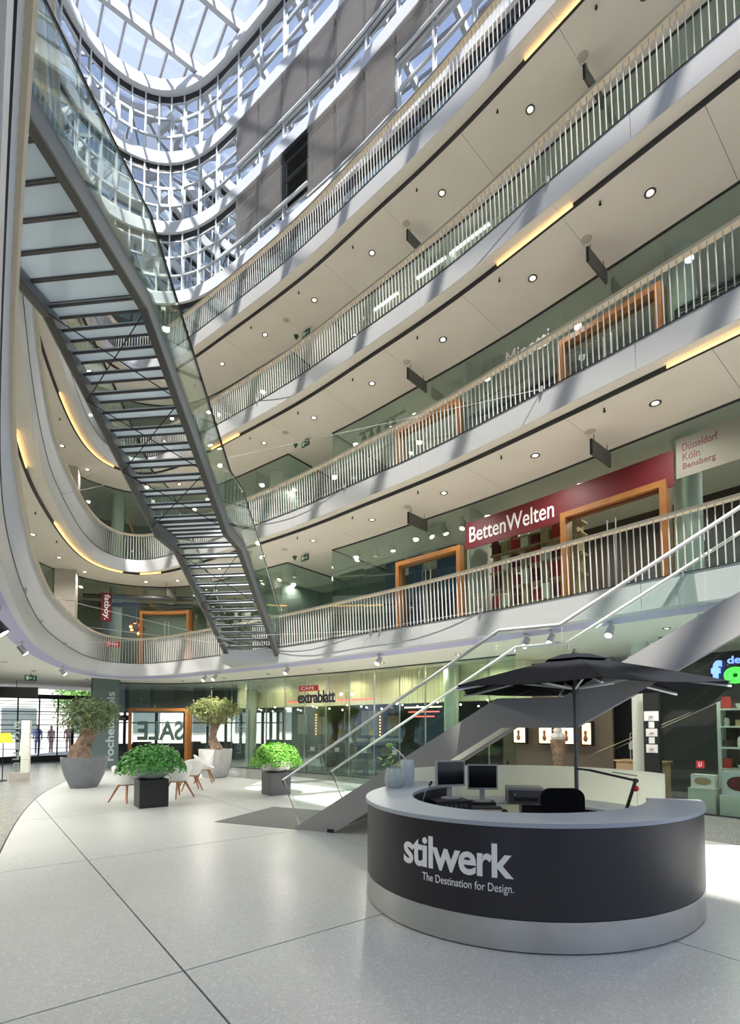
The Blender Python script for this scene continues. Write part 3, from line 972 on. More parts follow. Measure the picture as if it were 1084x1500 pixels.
# ------------------------------------------------------------------ ground floor stair up to the first gallery
GS = thing('ground_stair', 'grey steel stair with glass sides and steel handrails rising to the right', 'staircase', (-1.28, 8.77, 0))
gd = np.array([.9165, -.40]); gn = np.array([.40, .9165])
def gp(t, w, z): return (-1.28 + gd[0] * t + gn[0] * w, 8.79 + gd[1] * t + gn[1] * w, z)
TOP = [(0, 0), (3.39, 2.12), (4.27, 2.12), (7.75, 4.24)]
BOT = [(.0, 0), (.78, 0), (3.45, 1.70), (4.42, 1.70), (7.9, 3.80)]
W_ = 1.75
for w in (0, W_):
    poly = [TOP[0], (.78, 0.), (3.45, 1.70), (4.42, 1.70), (7.9, 3.80), (7.9, 4.24), TOP[3], TOP[2], TOP[1]]
    mb = MB(); n = len(poly)
    v = [gp(t, w + o, z) for o in (-.04, .04) for t, z in poly]
    quads = [(0, 1, 8), (1, 2, 8), (2, 3, 7, 8), (3, 4, 6, 7), (4, 5, 6)]
    f = [tuple(q) for q in quads] + [tuple(i + n for i in q[::-1]) for q in quads]
    for i in range(n): f.append((i, n + i, n + (i + 1) % n, (i + 1) % n))
    obj('stringer', mb.add(v, f), 'stringer_gf', GS)
for i in range(13):
    t = .2 + (3.39 - .2) * i / 13
    z = .163 * (i + 1) - .15
    obj('tread', MB().beam(gp(t + .14, .04, z), gp(t + .14, W_ - .04, z), .29, .045), 'stringer_gf', GS)
obj('landing', MB().beam(gp(3.86, .04, 2.08), gp(3.86, W_ - .04, 2.08), .95, .06), 'stringer_gf', GS)
for i in range(13):
    t = 4.3 + 3.45 * i / 13
    obj('tread', MB().beam(gp(t + .14, .04, 2.12 + .163 * (i + 1) - .15), gp(t + .14, W_ - .04, 2.12 + .163 * (i + 1) - .15), .29, .045), 'stringer_gf', GS)
# underside plate
for (t0, z0), (t1, z1) in (((.8, .06), (3.45, 1.76)), ((3.45, 1.76), (4.42, 1.76)), ((4.42, 1.76), (7.9, 3.86))):
    a, b = Vector(gp(t0, .04, z0)), Vector(gp(t1, .04, z1)); c, d = Vector(gp(t1, W_ - .04, z1)), Vector(gp(t0, W_ - .04, z0))
    up = Vector((0, 0, .02))
    obj('underside', MB().add([a, b, c, d, a + up, b + up, c + up, d + up], [(0, 3, 2, 1), (4, 5, 6, 7), (0, 1, 5, 4), (1, 2, 6, 5), (2, 3, 7, 6), (3, 0, 4, 7)]), 'brushed', GS)
obj('foot_pad', MB().box(gp(.72, .0, .03), (.12, .10, .06), rad(-23.6)), 'black', GS)
def gtop(t): return float(np.interp(t, [q[0] for q in TOP], [q[1] for q in TOP]))
for w in (0, W_):
    for t0, t1 in ((.12, 1.75), (1.77, 3.38), (3.40, 4.26), (4.28, 5.95), (5.97, 7.7)):
        l0 = -.33 if t0 < .2 else 0
        v = []
        for o in (-.007, .007):
            v += [gp(t0 + (.1 if l0 else 0), w + o, gtop(t0) - .05 + (.1 if l0 else 0)), gp(t1, w + o, gtop(t1) - .05), gp(t1, w + o, gtop(t1) + .96), gp(t0 + l0, w + o, gtop(t0) + .78 if l0 else gtop(t0) + .96)]
        obj('glass_panel', MB().add(v, [(0, 1, 2, 3), (7, 6, 5, 4), (0, 4, 5, 1), (1, 5, 6, 2), (2, 6, 7, 3), (3, 7, 4, 0)]), 'stair_glass', GS)
    pts = [gp(.14, w, .04), gp(-.22, w, .80), gp(3.42, w, 3.10), gp(4.25, w, 3.12), gp(7.7, w, 5.24)]
    hr = obj('handrail', MB().path(pts, .027), 'bright_steel', GS, True)
    for t in (1.76, 3.39, 4.27, 5.96):
        obj('clamp', MB().tube(gp(t, w, gtop(t) + .9), gp(t, w, gtop(t) + .985), .012, n=6), 'steel', hr)
# entrance mat at the foot of the stair
mt = obj('floor_grating', MB().prism([gp(.02, -.05, 0)[:2], gp(.02, 1.80, 0)[:2], gp(-1.62, 1.80, 0)[:2], gp(-1.62, -.05, 0)[:2]], -.006, .006), 'mat_grey')
tag(mt, 'grey metal floor grating at the foot of the ground stair', 'grating')
for i in range(1, 4):
    pass
# ------------------------------------------------------------------ reception desk
DC = np.array([1.70, 5.70]); DA = rad(40); Aa, Bb = 1.80, 1.62
def dp(phi, inset=0.):
    """point on the desk oval at angle phi (degrees), moved inwards by inset"""
    q = rad(phi)
    x, y = (Aa - inset) * math.cos(q), (Bb - inset) * math.sin(q)
    return (DC[0] + x * math.cos(DA) - y * math.sin(DA), DC[1] + x * math.sin(DA) + y * math.cos(DA))
def dsweep(prof, p0, p1, n=60):
    rings = []
    for i in range(n + 1):
        ph = p0 + (p1 - p0) * i / n
        rings.append([(*dp(ph, o), z) for o, z in prof])
    return MB().loft(rings)
desk = thing('reception_desk', 'oval black reception desk with grey counter and brushed steel plinth', 'reception desk', (*DC, 0))
F0, F1 = 88, 301
obj('plinth', dsweep(rect(0.0, .06, .012, .245), F0, F1), 'brushed', desk, True)
obj('plinth_shadow', dsweep(rect(.02, .06, 0, .012), F0, F1), 'black', desk)
obj('front_panel', dsweep(rect(.0, .05, .25, .955), F0, F1), 'desk_black', desk, True)
obj('counter', dsweep([(-.015, .955), (.48, .955), (.48, .99), (-.015, .99)], F0, F1), 'counter_top', desk, True)
obj('inner_panel', dsweep(rect(.44, .47, .0, .955), F0, F1), 'desk_black', desk, True)
for ph, m in ((F0 - .3, 'counter_top'), (F1 + .3, 'white_letter')):
    a, b = dp(ph, -.01), dp(ph, .48)
    obj('end_cheek', MB().beam((*a, .5), (*b, .5), .025, .985), m, desk)
obj('back_screen', dsweep(rect(-.05, -.03, .05, 1.17), -29, 97, 48), 'screen_glass', desk, True)
obj('screen_base', dsweep(rect(-.06, -.02, 0, .05), -29, 97, 48), 'steel', desk, True)
obj('worktop', dsweep(rect(.02, .62, .71, .74), -27, 175, 60), 'worktop', desk, True)
obj('drawer_unit', dsweep(rect(.16, .50, .0, .70), -20, 40, 20), 'desk_black', desk)
# lettering on the curved front: arc position measured in metres from the left tangent
phs = np.linspace(F0, F1, 400)
pp = np.array([dp(x, -.004) for x in phs])
arc = np.r_[0, np.cumsum(np.linalg.norm(np.diff(pp, axis=0), axis=1))]
def on_desk(x0, z0):
    def fn(x, y, d):
        ph = np.interp(x0 + x, arc, phs); p = dp(ph, -.004 - d)
        return (p[0], p[1], z0 + y)
    return fn
x0, x1 = 2.722, 3.701
obj('lettering', text_mb('stilwerk', x1 - x0, .265, on_desk(x0, .555), extrude=.002, bold=.022, spacing=.93), 'white_letter', desk)
x2, x3 = 2.934, 3.701
obj('small_lettering', text_mb('The Destination for Design.', x3 - x2, .085, on_desk(x2, .43), extrude=.002), 'white_letter', desk)

def place(ph, inset): return dp(ph, inset)
WT = .741
# monitors
def monitor(x, y, z, rz, label):
    t = thing('computer_monitor', label, 'monitor', (x, y, z), rz, 'computer monitors on the reception desk')
    obj('stand_base', MB().lathe([(.11, 0), (.11, .012), (.05, .02)], n=20), 'monitor_grey', t, True, world=False)
    obj('stand_neck', MB().box((0, .03, .10), (.06, .03, .18)), 'monitor_grey', t, world=False)
    fr = MB().box((0, 0, .30), (.37, .05, .31))
    c = obj('casing', fr, 'monitor_grey', t, world=False)
    obj('display', MB().box((0, -.027, .305), (.335, .004, .27)), 'screen', c, world=False)
    return t
monitor(.97, 6.32, WT + .115, rad(14), 'silver monitor standing on the black box, left of the two')
monitor(1.40, 6.50, WT + .055, rad(-4), 'silver monitor to the right of the taller one')
t = thing('control_box', 'black box with a row of round knobs under the left monitor', 'box', (.95, 6.26, WT), rad(14))
obj('housing', MB().box((0, 0, .055), (.44, .30, .11)), 'black', t, world=False)
for i in range(5):
    obj('knob', MB().tube((-.10 + i * .06, -.152, .055), (-.10 + i * .06, -.17, .055), .02, n=12), 'pole_grey', t, world=False)
t = obj('monitor_riser', MB().box((1.40, 6.52, WT + .027), (.30, .24, .054), rad(-4)), 'black')
tag(t, 'low black riser under the right monitor', 'riser')
for i, (x, y, rz) in enumerate(((1.02, 5.94, rad(10)), (1.36, 6.26, rad(-4)))):
    t = thing('keyboard', ['black keyboard in front of the left monitor', 'grey keyboard in front of the right monitor'][i], 'keyboard', (x, y, WT), rz, 'keyboards on the reception desk')
    obj('tray', MB().box((0, 0, .010), (.42, .15, .02)), 'black' if i == 0 else 'pole_grey', t, world=False)
    kk = MB()
    for r in range(4):
        for c_ in range(13): kk.box((-.19 + c_ * .0315, -.052 + r * .034, .024), (.026, .028, .008))
    obj('keys', kk, 'black' if i == 0 else 'pole_grey', t, world=False)
m = obj('computer_mouse', MB().lathe([(.0, 0), (.035, .0), (.038, .012), (.02, .03), (.002, .034)], (1.55, 6.02, WT), 14), 'black', smooth=True)
tag(m, 'small black computer mouse beside the grey keyboard', 'mouse')
t = thing('printer', 'grey and black printer on the back worktop', 'printer', (2.0, 6.78, WT), rad(-8))
obj('body', MB().box((0, 0, .085), (.44, .34, .17)), 'pole_grey', t, world=False)
obj('lid', MB().box((0, .02, .185), (.44, .30, .03)), 'monitor_grey', t, world=False)
obj('paper_slot', MB().box((0, -.172, .06), (.30, .01, .05)), 'black', t, world=False)
obj('button', MB().tube((-.14, -.171, .12), (-.14, -.18, .12), .018, n=12), 'steel', t, world=False)
t = thing('paper_stack', 'pile of white papers beside the umbrella pole', 'papers', (2.42, 6.72, WT), rad(-30))
for i in range(9):
    obj('sheet_bundle', MB().box((rng.normal() * .012, rng.normal() * .012, .007 + i * .0125), (.30, .22, .011), rng.normal() * .1), 'paper', t, world=False)
t = thing('telephone', 'black desk telephone beside the control box', 'telephone', (.56, 6.20, WT), rad(20))
obj('base', MB().box((0, 0, .03), (.18, .2, .05)), 'black', t, world=False)
obj('handset', MB().path([(-.07, -.09, .06), (-.07, -.05, .085), (-.07, .05, .085), (-.07, .09, .06)], .02), 'black', t, True, world=False)
t = thing('microphone', 'slim gooseneck microphone on the inner left of the desk', 'microphone', (.58, 5.86, WT))
obj('base', MB().box((0, 0, .012), (.09, .12, .025)), 'monitor_grey', t, world=False)
obj('neck', MB().path([(0, 0, .02), (.01, 0, .15), (.05, .0, .27), (.085, 0, .32)], .006), 'steel', t, True, world=False)
obj('head', MB().tube((.085, 0, .32), (.115, 0, .37), .014, n=10), 'black', t, world=False)
t = thing('card_terminal', 'small grey card terminal at the foot of the microphone', 'terminal', (.50, 5.98, WT), rad(25))
obj('case', MB().box((0, 0, .06), (.11, .12, .12)), 'monitor_grey', t, world=False)
obj('display', MB().box((0, -.062, .075), (.07, .006, .06)), 'screen', t, world=False)
for i, (x, y, rz) in enumerate(((.86, 5.82, .2), (.72, 5.72, -.3))):
    o = obj('paper_sheet', MB().box((x, y, WT + .004 + .003 * i), (.21, .29, .004), rz), 'paper')
    tag(o, ['white sheet of paper in front of the black keyboard', 'white sheet of paper nearest the microphone'][i], 'paper', 'loose papers')
# office chair
t = thing('office_chair', 'black office chair turned away inside the desk', 'chair', (1.98, 5.62, 0), rad(180))
obj('column', MB().tube((0, 0, .08), (0, 0, .44), .03), 'pole_grey', t, world=False)
for i in range(5):
    a = 2 * math.pi * i / 5
    lg = obj('star_leg', MB().beam((0, 0, .09), (.30 * math.cos(a), .30 * math.sin(a), .07), .05, .035), 'black', t, world=False)
    obj('castor', MB().tube((.30 * math.cos(a) - .02, .30 * math.sin(a), .03), (.30 * math.cos(a) + .02, .30 * math.sin(a), .03), .03, n=12), 'black', lg, world=False)
def rounded(cx, cz, w, h, r, n=6):
    out = []
    for qx, qz, a0 in ((1, 1, 0), (-1, 1, 90), (-1, -1, 180), (1, -1, 270)):
        for i in range(n + 1):
            a = rad(a0 + 90 * i / n)
            out.append((cx + qx * (w / 2 - r) + r * math.cos(a), cz + qz * (h / 2 - r) + r * math.sin(a)))
    return out
seat = rounded(0, 0, .48, .46, .12)
obj('seat', MB().prism(seat, .44, .52), 'black_matte', t, True, world=False)
bk_ = MB()
rr = rounded(0, .83, .44, .52, .10)
bk_.loft([[(x, y0 + .25 * x * x, z) for x, z in (rr if y0 < .22 else rr)] for y0 in (.20, .26)])
obj('backrest', bk_, 'black_matte', t, True, world=False)
obj('back_bar', MB().beam((0, .10, .46), (0, .26, .62), .07, .02), 'pole_grey', t, world=False)
# black arm lamp
t = thing('desk_lamp', 'black jointed desk lamp with a small red ball', 'lamp', (2.72, 5.62, WT))
P0, P1, P2, P3 = Vector((2.74, 5.64, .76)), Vector((2.86, 5.62, 1.145)), Vector((2.42, 5.74, 1.245)), Vector((2.27, 5.76, 1.262))
obj('clamp', MB().tube((2.72, 5.62, WT), (2.72, 5.62, WT + .03), .07, n=16), 'black', t)
obj('lower_arm', MB().beam(P0, P1, .02, .03), 'black', t)
obj('upper_arm', MB().beam(P1, P2, .02, .025), 'black', t)
obj('spring_rod', MB().tube(P1 + Vector((.02, 0, .05)), (P1 + P2) / 2 + Vector((0, 0, .035)), .005, n=6), 'black', t)
obj('lamp_head', MB().beam(P2, P3, .06, .02), 'black', t)
obj('joint', MB().tube(P1 - Vector((0, .025, 0)), P1 + Vector((0, .025, 0)), .022, n=12), 'black', t)
bl_ = MB().lathe([(.002, -.035), (.025, -.025), (.036, 0), (.025, .025), (.002, .035)], (2.86, 5.62, 1.06), 14)
obj('red_ball', bl_, 'red_plain', t, True)
obj('cord', MB().tube((2.87, 5.62, 1.03), (2.88, 5.62, .76), .003, n=5), 'steel', t)
# vases on the counter
t = thing('round_vase', 'squat grey-green ceramic vase on the left of the counter', 'vase', (.30, 6.30, .99))
obj('pot', MB().lathe([(.09, 0), (.118, .05), (.125, .11), (.115, .18), (.098, .235), (.088, .235), (.10, .17), (.02, .05)], n=32), 'vase_green', t, True, world=False)
sp = MB()
t2 = thing('vase_plant', 'green leaf sprig growing out of the squat vase', 'plant', (.30, 6.30, 1.20), 0)
obj('stem', MB().path([(0, 0, 0), (-.03, .0, .04), (-.08, 0, .10), (-.12, 0, .13)], .005), 'bush_leaf_bright', t2, world=False)
for i, (x, z, a) in enumerate(((-.10, .13, .6), (-.14, .12, 2.6), (-.05, .07, 1.0), (-.09, .08, 3.6), (.01, .05, .2))):
    l = .09
    d = Vector((math.cos(a), .25, math.sin(a) * .8)).normalized() * l
    o = Vector((x, 0, z)); s_ = Vector((0, .03, .012))
    obj('leaf', MB().add([o, o + d * .5 + s_, o + d, o + d * .5 - s_], [(0, 1, 2, 3)]), 'bush_leaf_bright', t2, world=False)
t = thing('tall_vase', 'tall pale blue ceramic vase behind the squat one', 'vase', (.47, 6.58, .99))
obj('pot', MB().lathe([(.075, 0), (.088, .07), (.092, .16), (.086, .26), (.080, .31), (.070, .31), (.08, .2), (.02, .05)], n=32), 'vase_white', t, True, world=False)
t = thing('green_flower', 'round green bloom on a long stem leaning left from the tall vase', 'flower', (.47, 6.58, 1.22))
obj('stem', MB().path([(0, 0, 0), (-.03, 0, .10), (-.11, 0, .19), (-.20, 0, .255)], .005), 'steel', t, world=False)
obj('bloom', MB().lathe([(.002, -.03), (.035, -.022), (.05, 0), (.035, .022), (.002, .03)], (-.225, 0, .265), 16), 'bush_leaf_bright', t, True, world=False)

# ------------------------------------------------------------------ umbrella
UX, UY = 2.62, 6.62
um = thing('parasol', 'large black hexagonal parasol over the reception desk', 'parasol', (UX, UY, 0))
obj('foot', MB().lathe([(.30, 0), (.30, .05), (.06, .07), (.06, .25), (.03, .25)], (UX, UY, 0), 28), 'pole_grey', um, True)
obj('pole', MB().tube((UX, UY, .05), (UX, UY, 2.62), .026, n=14), 'pole_grey', um, True)
obj('finial', MB().lathe([(.03, 2.60), (.03, 2.67), (.015, 2.70), (.012, 2.72)], (UX, UY, 0), 12), 'black', um, True)
RH = 2.205
ap = Vector((UX, UY, 2.62))
cor = [Vector((UX + 1.66 * math.cos(rad(a)), UY + 1.66 * math.sin(rad(a)), RH)) for a in (197, 137, 77, 17, -43, -103)]
mb = MB()
cp = MB()
for i in range(6):
    a, b = cor[i], cor[(i + 1) % 6]
    N_ = 6
    rows = []
    for r in range(N_ + 1):
        f_ = r / N_
        row = []
        for c_ in range(N_ + 1):
            g_ = c_ / N_
            p = ap.lerp(a, f_).lerp(ap.lerp(b, f_), g_)
            sag = .025 * math.sin(math.pi * g_) * f_ - .015 * math.sin(math.pi * f_)
            ctr = (ap - p); ctr.z = 0
            p = p - Vector((0, 0, sag)) + (ctr.normalized() * (.06 * math.sin(math.pi * g_) * f_ * f_) if ctr.length > 1e-4 else Vector())
            row.append(p)
        rows.append(row)
    base_ = len(cp.v)
    cp.add([p for row in rows for p in row], [(r * (N_ + 1) + c_, (r + 1) * (N_ + 1) + c_, (r + 1) * (N_ + 1) + c_ + 1, r * (N_ + 1) + c_ + 1) for r in range(N_) for c_ in range(N_)])
can = obj('canopy', cp, 'canopy', um)
sm = can.modifiers.new('thick', 'SOLIDIFY'); sm.thickness = .006
# small vent cap on top
vc = MB()
va = Vector((UX, UY, 2.66))
vcor = [Vector((UX + .40 * math.cos(rad(a)), UY + .40 * math.sin(rad(a)), 2.56)) for a in (197, 137, 77, 17, -43, -103)]
vr = [Vector((UX + .2 * math.cos(rad(a)), UY + .2 * math.sin(rad(a)), 2.63)) for a in (197, 137, 77, 17, -43, -103)]
vc.add([va] + vr + vcor, [(0, 1 + i, 1 + (i + 1) % 6) for i in range(6)] + [(1 + i, 7 + i, 7 + (i + 1) % 6, 1 + (i + 1) % 6) for i in range(6)])
o = obj('vent_cap', vc, 'canopy', can)
sm = o.modifiers.new('thick', 'SOLIDIFY'); sm.thickness = .006
hub = Vector((UX, UY, 2.20))
obj('runner_hub', MB().tube(hub - Vector((0, 0, .06)), hub + Vector((0, 0, .05)), .05, n=14), 'pole_grey', um)
for c_ in cor:
    top = ap - Vector((0, 0, .06))
    rb_ = obj('rib', MB().beam(top, c_ + Vector((0, 0, -.035)), .018, .03), 'pole_grey', um)
    midp = top.lerp(c_, .52) - Vector((0, 0, .05))
    obj('strut', MB().beam(hub, midp, .018, .025), 'white_steel', rb_)
    obj('rib_tip', MB().beam(top.lerp(c_, .52) - Vector((0, 0, .075)), c_ - Vector((0, 0, .05)), .02, .02), 'white_steel', rb_)
# ------------------------------------------------------------------ planters and trees
def olive(name_label, pot_label, x, y, potmat, prof, trunk_top, crown_c, crown_r, leafm, n, sd, tr):
    tp = thing('tree_pot', pot_label, 'pot', (x, y, 0), 0, 'big pots with olive trees')
    obj('vessel', MB().lathe(prof, n=40), potmat, tp, True, world=False)
    rz = prof[-1][1]
    t = thing('olive_tree', name_label, 'tree', (x, y, rz - .06), 0, 'olive trees in pots')
    rtop = [r for r, z in prof if z > rz - .1]
    obj('soil', MB().lathe([(.02, rz - .10), (min(rtop) - .03, rz - .10), (min(rtop) - .04, rz - .06), (.02, rz - .05)], (x, y, 0), 24), 'soil', tp)
    # gnarled trunk: lofted lobed rings
    r_ = np.random.default_rng(sd)
    rings = []
    H_ = trunk_top
    for i in range(9):
        f = i / 8
        z = rz - .08 + (H_ - rz + .08) * f
        base = tr * (1.15 - .75 * f + .35 * max(0, f - .6) * 2)
        cx = x + .10 * math.sin(f * 5 + sd) * tr / .25; cy = y + .06 * math.cos(f * 4)
        ring = []
        for q in range(14):
            a = 2 * math.pi * q / 14
            rr_ = base * (1 + .22 * math.sin(3 * a + f * 3 + sd) + .10 * r_.normal())
            ring.append((cx + rr_ * math.cos(a), cy + rr_ * math.sin(a), z + .02 * r_.normal()))
        rings.append(ring)
    obj('trunk', MB().loft(rings), 'bark', t, True)
    cc = np.array(crown_c); cr = np.array(crown_r)
    tips = []
    for i in range(16):
        d = r_.normal(size=3); d /= np.linalg.norm(d); d[2] = abs(d[2]) * .9 - .15
        e = cc + d * cr * (.75 + .2 * r_.random())
        s0 = np.array((x + .10 * math.sin(5 + sd) * tr / .25, y - .04, H_ - .12))
        m_ = s0 + (e - s0) * .5 + np.array((0, 0, .06))
        obj('branch', MB().path([s0, m_, e], .022 - .0006 * i, 6), 'bark', t)
        tips.append(e)
    tips = np.array(tips)
    def fn(rr_):
        if rr_.random() < .55:
            c = tips[rr_.integers(len(tips))] + rr_.normal(size=3) * cr * .17
        else:
            d = rr_.normal(size=3); d /= np.linalg.norm(d)
            c = cc + d * cr * (.45 + .58 * rr_.random())
        d = c - cc + np.array((0, 0, .15))
        return c, d + rr_.normal(size=3) * .3
    obj('foliage', leaf_cloud(n, fn, .10, .30, sd), leafm, t)['kind'] = 'stuff'
olive('leafy olive tree with thick twisted trunk, left of the two', 'dark slate rounded pot under the left olive tree', -8.0, 14.6, 'pot_slate',
      [(.02, 0), (.33, 0), (.36, .03), (.50, .35), (.57, .62), (.60, .84), (.56, .84), (.54, .72)], 1.62, (-7.95, 14.6, 1.98), (.86, .8, .52), 'olive_leaf', 5200, 3, .28)
olive('pale olive tree with slim trunk near the cafe', 'pale stone tapering pot under the right olive tree', -5.15, 17.35, 'pot_stone',
      [(.02, 0), (.36, 0), (.42, .05), (.52, .5), (.545, .92), (.50, .92), (.47, .80)], 1.75, (-5.2, 17.35, 2.18), (.82, .75, .50), 'olive_leaf_pale', 5200, 8, .17)
def bush(x, y, rz, pedm, bowlm, leafm, h, size, lab1, lab2, lab3, rb, sd):
    p = obj('pedestal', MB().box((0, 0, h / 2), (size, size, h)), pedm, loc=(x, y, 0))
    p.rotation_euler = (0, 0, rz)
    bv = p.modifiers.new('edge', 'BEVEL'); bv.width = .006; bv.segments = 1
    tag(p, lab1, 'pedestal', 'pedestals with planted bowls')
    b = thing('plant_bowl', lab2, 'bowl', (x, y, h), 0, 'wide planted bowls')
    obj('vessel', MB().lathe([(.02, 0), (.22, 0), (.34, .08), (rb * .86, .22), (rb, .34), (rb - .04, .34), (rb * .7, .2)], n=40), bowlm, b, True, world=False)
    obj('soil', MB().lathe([(.02, .28), (rb - .06, .28), (rb - .07, .31), (.02, .33)], n=24), 'soil', b, world=False)
    t = thing('bush', lab3, 'plant', (x, y, h + .30), 0, 'round leafy bushes')
    R_ = rb * 1.42
    def fn(r):
        a = r.random() * 2 * math.pi; q = math.sqrt(r.random())
        z = .36 * (1 - q ** 2.2) ** .7 - .14 * max(0, q - .72) / .28
        c = np.array((R_ * q * math.cos(a), R_ * q * math.sin(a), z + r.normal() * .03))
        return c, np.array((q * math.cos(a) * .8, q * math.sin(a) * .8, .8)) + r.normal(size=3) * .35
    obj('foliage', leaf_cloud(4600, fn, .072, .7, sd), leafm, t, world=False)['kind'] = 'stuff'
    r = np.random.default_rng(sd)
    core = MB().lathe([(.02, -.02), (R_ * .72, -.02), (R_ * .75, .08), (R_ * .55, .22), (R_ * .3, .29), (.02, .31)], n=20)
    obj('inner_growth', core, leafm, t, world=False)
    for i in range(14):
        c, d = fn(r)
        obj('blossom', MB().lathe([(.002, 0), (.022, .006), (.002, .014)], (c[0], c[1], c[2] + .03), 6), 'petal', t, world=False)
bush(-4.70, 11.22, rad(35), 'black', 'pot_slate', 'bush_leaf', .585, .58, 'black cube pedestal under the darker bush', 'slate grey bowl on the black cube', 'dark green flowering bush in the slate bowl', .50, 21)
bush(-2.36, 13.12, rad(35), 'pole_grey', 'bowl_silver', 'bush_leaf_bright', .56, .55, 'dark grey cube pedestal near the cafe window', 'silver bowl on the grey cube', 'bright green bush in the silver bowl', .46, 22)

# ------------------------------------------------------------------ white tub chairs
def tub_chair(label):
    t = thing('tub_chair', label, 'chair', (0, 0, 0), 0, 'white tub chairs between the planters')
    n = 28
    mb = MB(); rings = []
    for lev in range(7):
        f = lev / 6
        ring = []
        for i in range(n):
            a = 2 * math.pi * i / n            # front = -y (a=-90), back = +y
            back = .5 + .5 * math.sin(a)
            rim = .035 + .40 * (back ** 1.3)
            r = .20 + .10 * f ** .6 + .03 * back * f
            z = .40 + rim * f
            ring.append((r * 1.02 * math.cos(a), r * .98 * math.sin(a), z))
        rings.append(ring)
    v = [p for r in rings for p in r]
    f = [(k * n + i, k * n + (i + 1) % n, (k + 1) * n + (i + 1) % n, (k + 1) * n + i) for k in range(6) for i in range(n)] + [tuple(range(n - 1, -1, -1))]
    o = obj('shell', MB().add(v, f), 'chair_white', t, True, world=False)
    m_ = o.modifiers.new('thick', 'SOLIDIFY'); m_.thickness = .014; m_.offset = -1
    for sx in (-1, 1):
        for sy in (-1, 1):
            obj('leg', MB().tube((sx * .12, sy * .12, .37), (sx * .27, sy * .26, 0), .027, .017, 8), 'wood_leg', t, world=False)
    for s in (-1, 1):
        obj('cross_bar', MB().beam((-.13 * s, -.13, .375), (.13 * s, .13, .375), .035, .03), 'wood_leg', t, world=False)
    return t
CH = [((-5.52, 11.85), 160, 'white tub chair on the left of the black cube'), ((-4.62, 12.55), -120, 'white tub chair half hidden right of the black cube'),
      ((-4.80, 13.95), -150, 'white tub chair in the middle of the row'), ((-5.00, 15.75), 100, 'white tub chair furthest back beside the stone pot')]
c0 = tub_chair(CH[0][2])
for i, (p, a, lab) in enumerate(CH):
    o = c0 if i == 0 else copy_tree(c0)
    o.location = (*p, 0); o.rotation_euler = (0, 0, rad(a)); o['label'] = lab
# high-backed white lounge chair just behind the last tub chair
# ------------------------------------------------------------------ floor directory totem
t = thing('directory_totem', 'pale stone totem with mirrored floor numbers on its glass side', 'totem', (-10.75, 16.15, 0), rad(20))
obj('plinth', MB().box((-.08, 0, .13), (.50, .22, .26)), 'stone', t, world=False)
for i in range(4):
    obj('stone_block', MB().box((.06, 0, .26 + .405 * i + .2), (.22, .20, .395)), 'paper' if False else 'cream_panel', t, world=False)
gp_ = obj('glass_plate', MB().box((-.19, 0, 1.07), (.26, .03, 1.60)), 'stair_glass', t, world=False)
for i, ch in enumerate('321EB'):
    o = obj('digit', text_mb(ch, -.17 * (.62 if ch == '1' else 1), .23, lambda x, y, d, i=i: (-.11 + x, -.02 - d, 1.60 - .315 * i + y), extrude=.004, bold=.02), 'green_grey', gp_, world=False)
# ------------------------------------------------------------------ light fittings with their own light
def lamp(kind, loc, power, col=(1, .95, .88), parent=None, target=None, angle=120, size=.1, blend=.8, sy=None):
    d = bpy.data.lights.new(kind.lower() + '_light', kind)
    d.energy = power; d.color = col
    if kind == 'SPOT':
        d.spot_size = rad(angle); d.spot_blend = blend; d.shadow_soft_size = size
    elif kind == 'AREA':
        d.shape = 'RECTANGLE'; d.size = size; d.size_y = sy or size
    else: d.shadow_soft_size = size
    o = bpy.data.objects.new(d.name, d)
    C.objects.link(o)
    L_ = Vector(loc)
    tgt = Vector(target) if target is not None else L_ - Vector((0, 0, 1))
    if parent is not None:
        M = root_matrix(parent).inverted(); o.parent = parent
        o.location = M @ L_
        q = (L_ - tgt).to_track_quat('Z', 'Y')
        o.rotation_euler = (root_matrix(parent).to_quaternion().inverted() @ q).to_euler()
    else:
        o.location = L_; o.rotation_euler = (L_ - tgt).to_track_quat('Z', 'Y').to_euler()
    return o
DLW = 105.
def downlight(t, off, z, label, power, r=.085, group='recessed downlights'):
    p = et(t, off)
    d = thing('downlight', label, 'downlight', (p[0], p[1], z), 0, group)
    n = 20
    ring_ = MB(); v = []; f = []
    for rr_, zz in ((r * 1.25, 0), (r * 1.25, -.012), (r * .85, -.012), (r * .80, .0)):
        v += [(rr_ * math.cos(2 * math.pi * i / n), rr_ * math.sin(2 * math.pi * i / n), zz) for i in range(n)]
    f = [(k * n + i, (k + 1) * n + i, (k + 1) * n + (i + 1) % n, k * n + (i + 1) % n) for k in range(3) for i in range(n)]
    obj('trim_ring', ring_.add(v, f), 'pole_grey', d, True, world=False)
    obj('lens', MB().lathe([(.002, -.004), (r * .62, -.004), (r * .66, -.001)], n=16), 'lamp_glow', d, True, world=False)
    if power: lamp('SPOT', (p[0], p[1], z - .03), power, parent=d, size=r, angle=150)
    return d
DT = [49.9, 47.4, 44.9, 42.4, 39.85, 37.35, 34.9, 32.4, 30.0, 29.3, 28.4, 27.3, 25.2, 22.7, 20.2, 17.7, 15.2]
for k in (2, 3, 4):
    zb = LEV[k] - FB
    for i, t in enumerate(DT):
        far = t in (30.0, 29.3, 28.4)
        downlight(t, 1.45 if far else 1.22, zb, 'round downlight under the %s gallery, %s counted from the right' % (LN[k], ORD[i]), DLW * {2: 1.0, 3: .62, 4: .45}[k] * (.5 if far else 1))
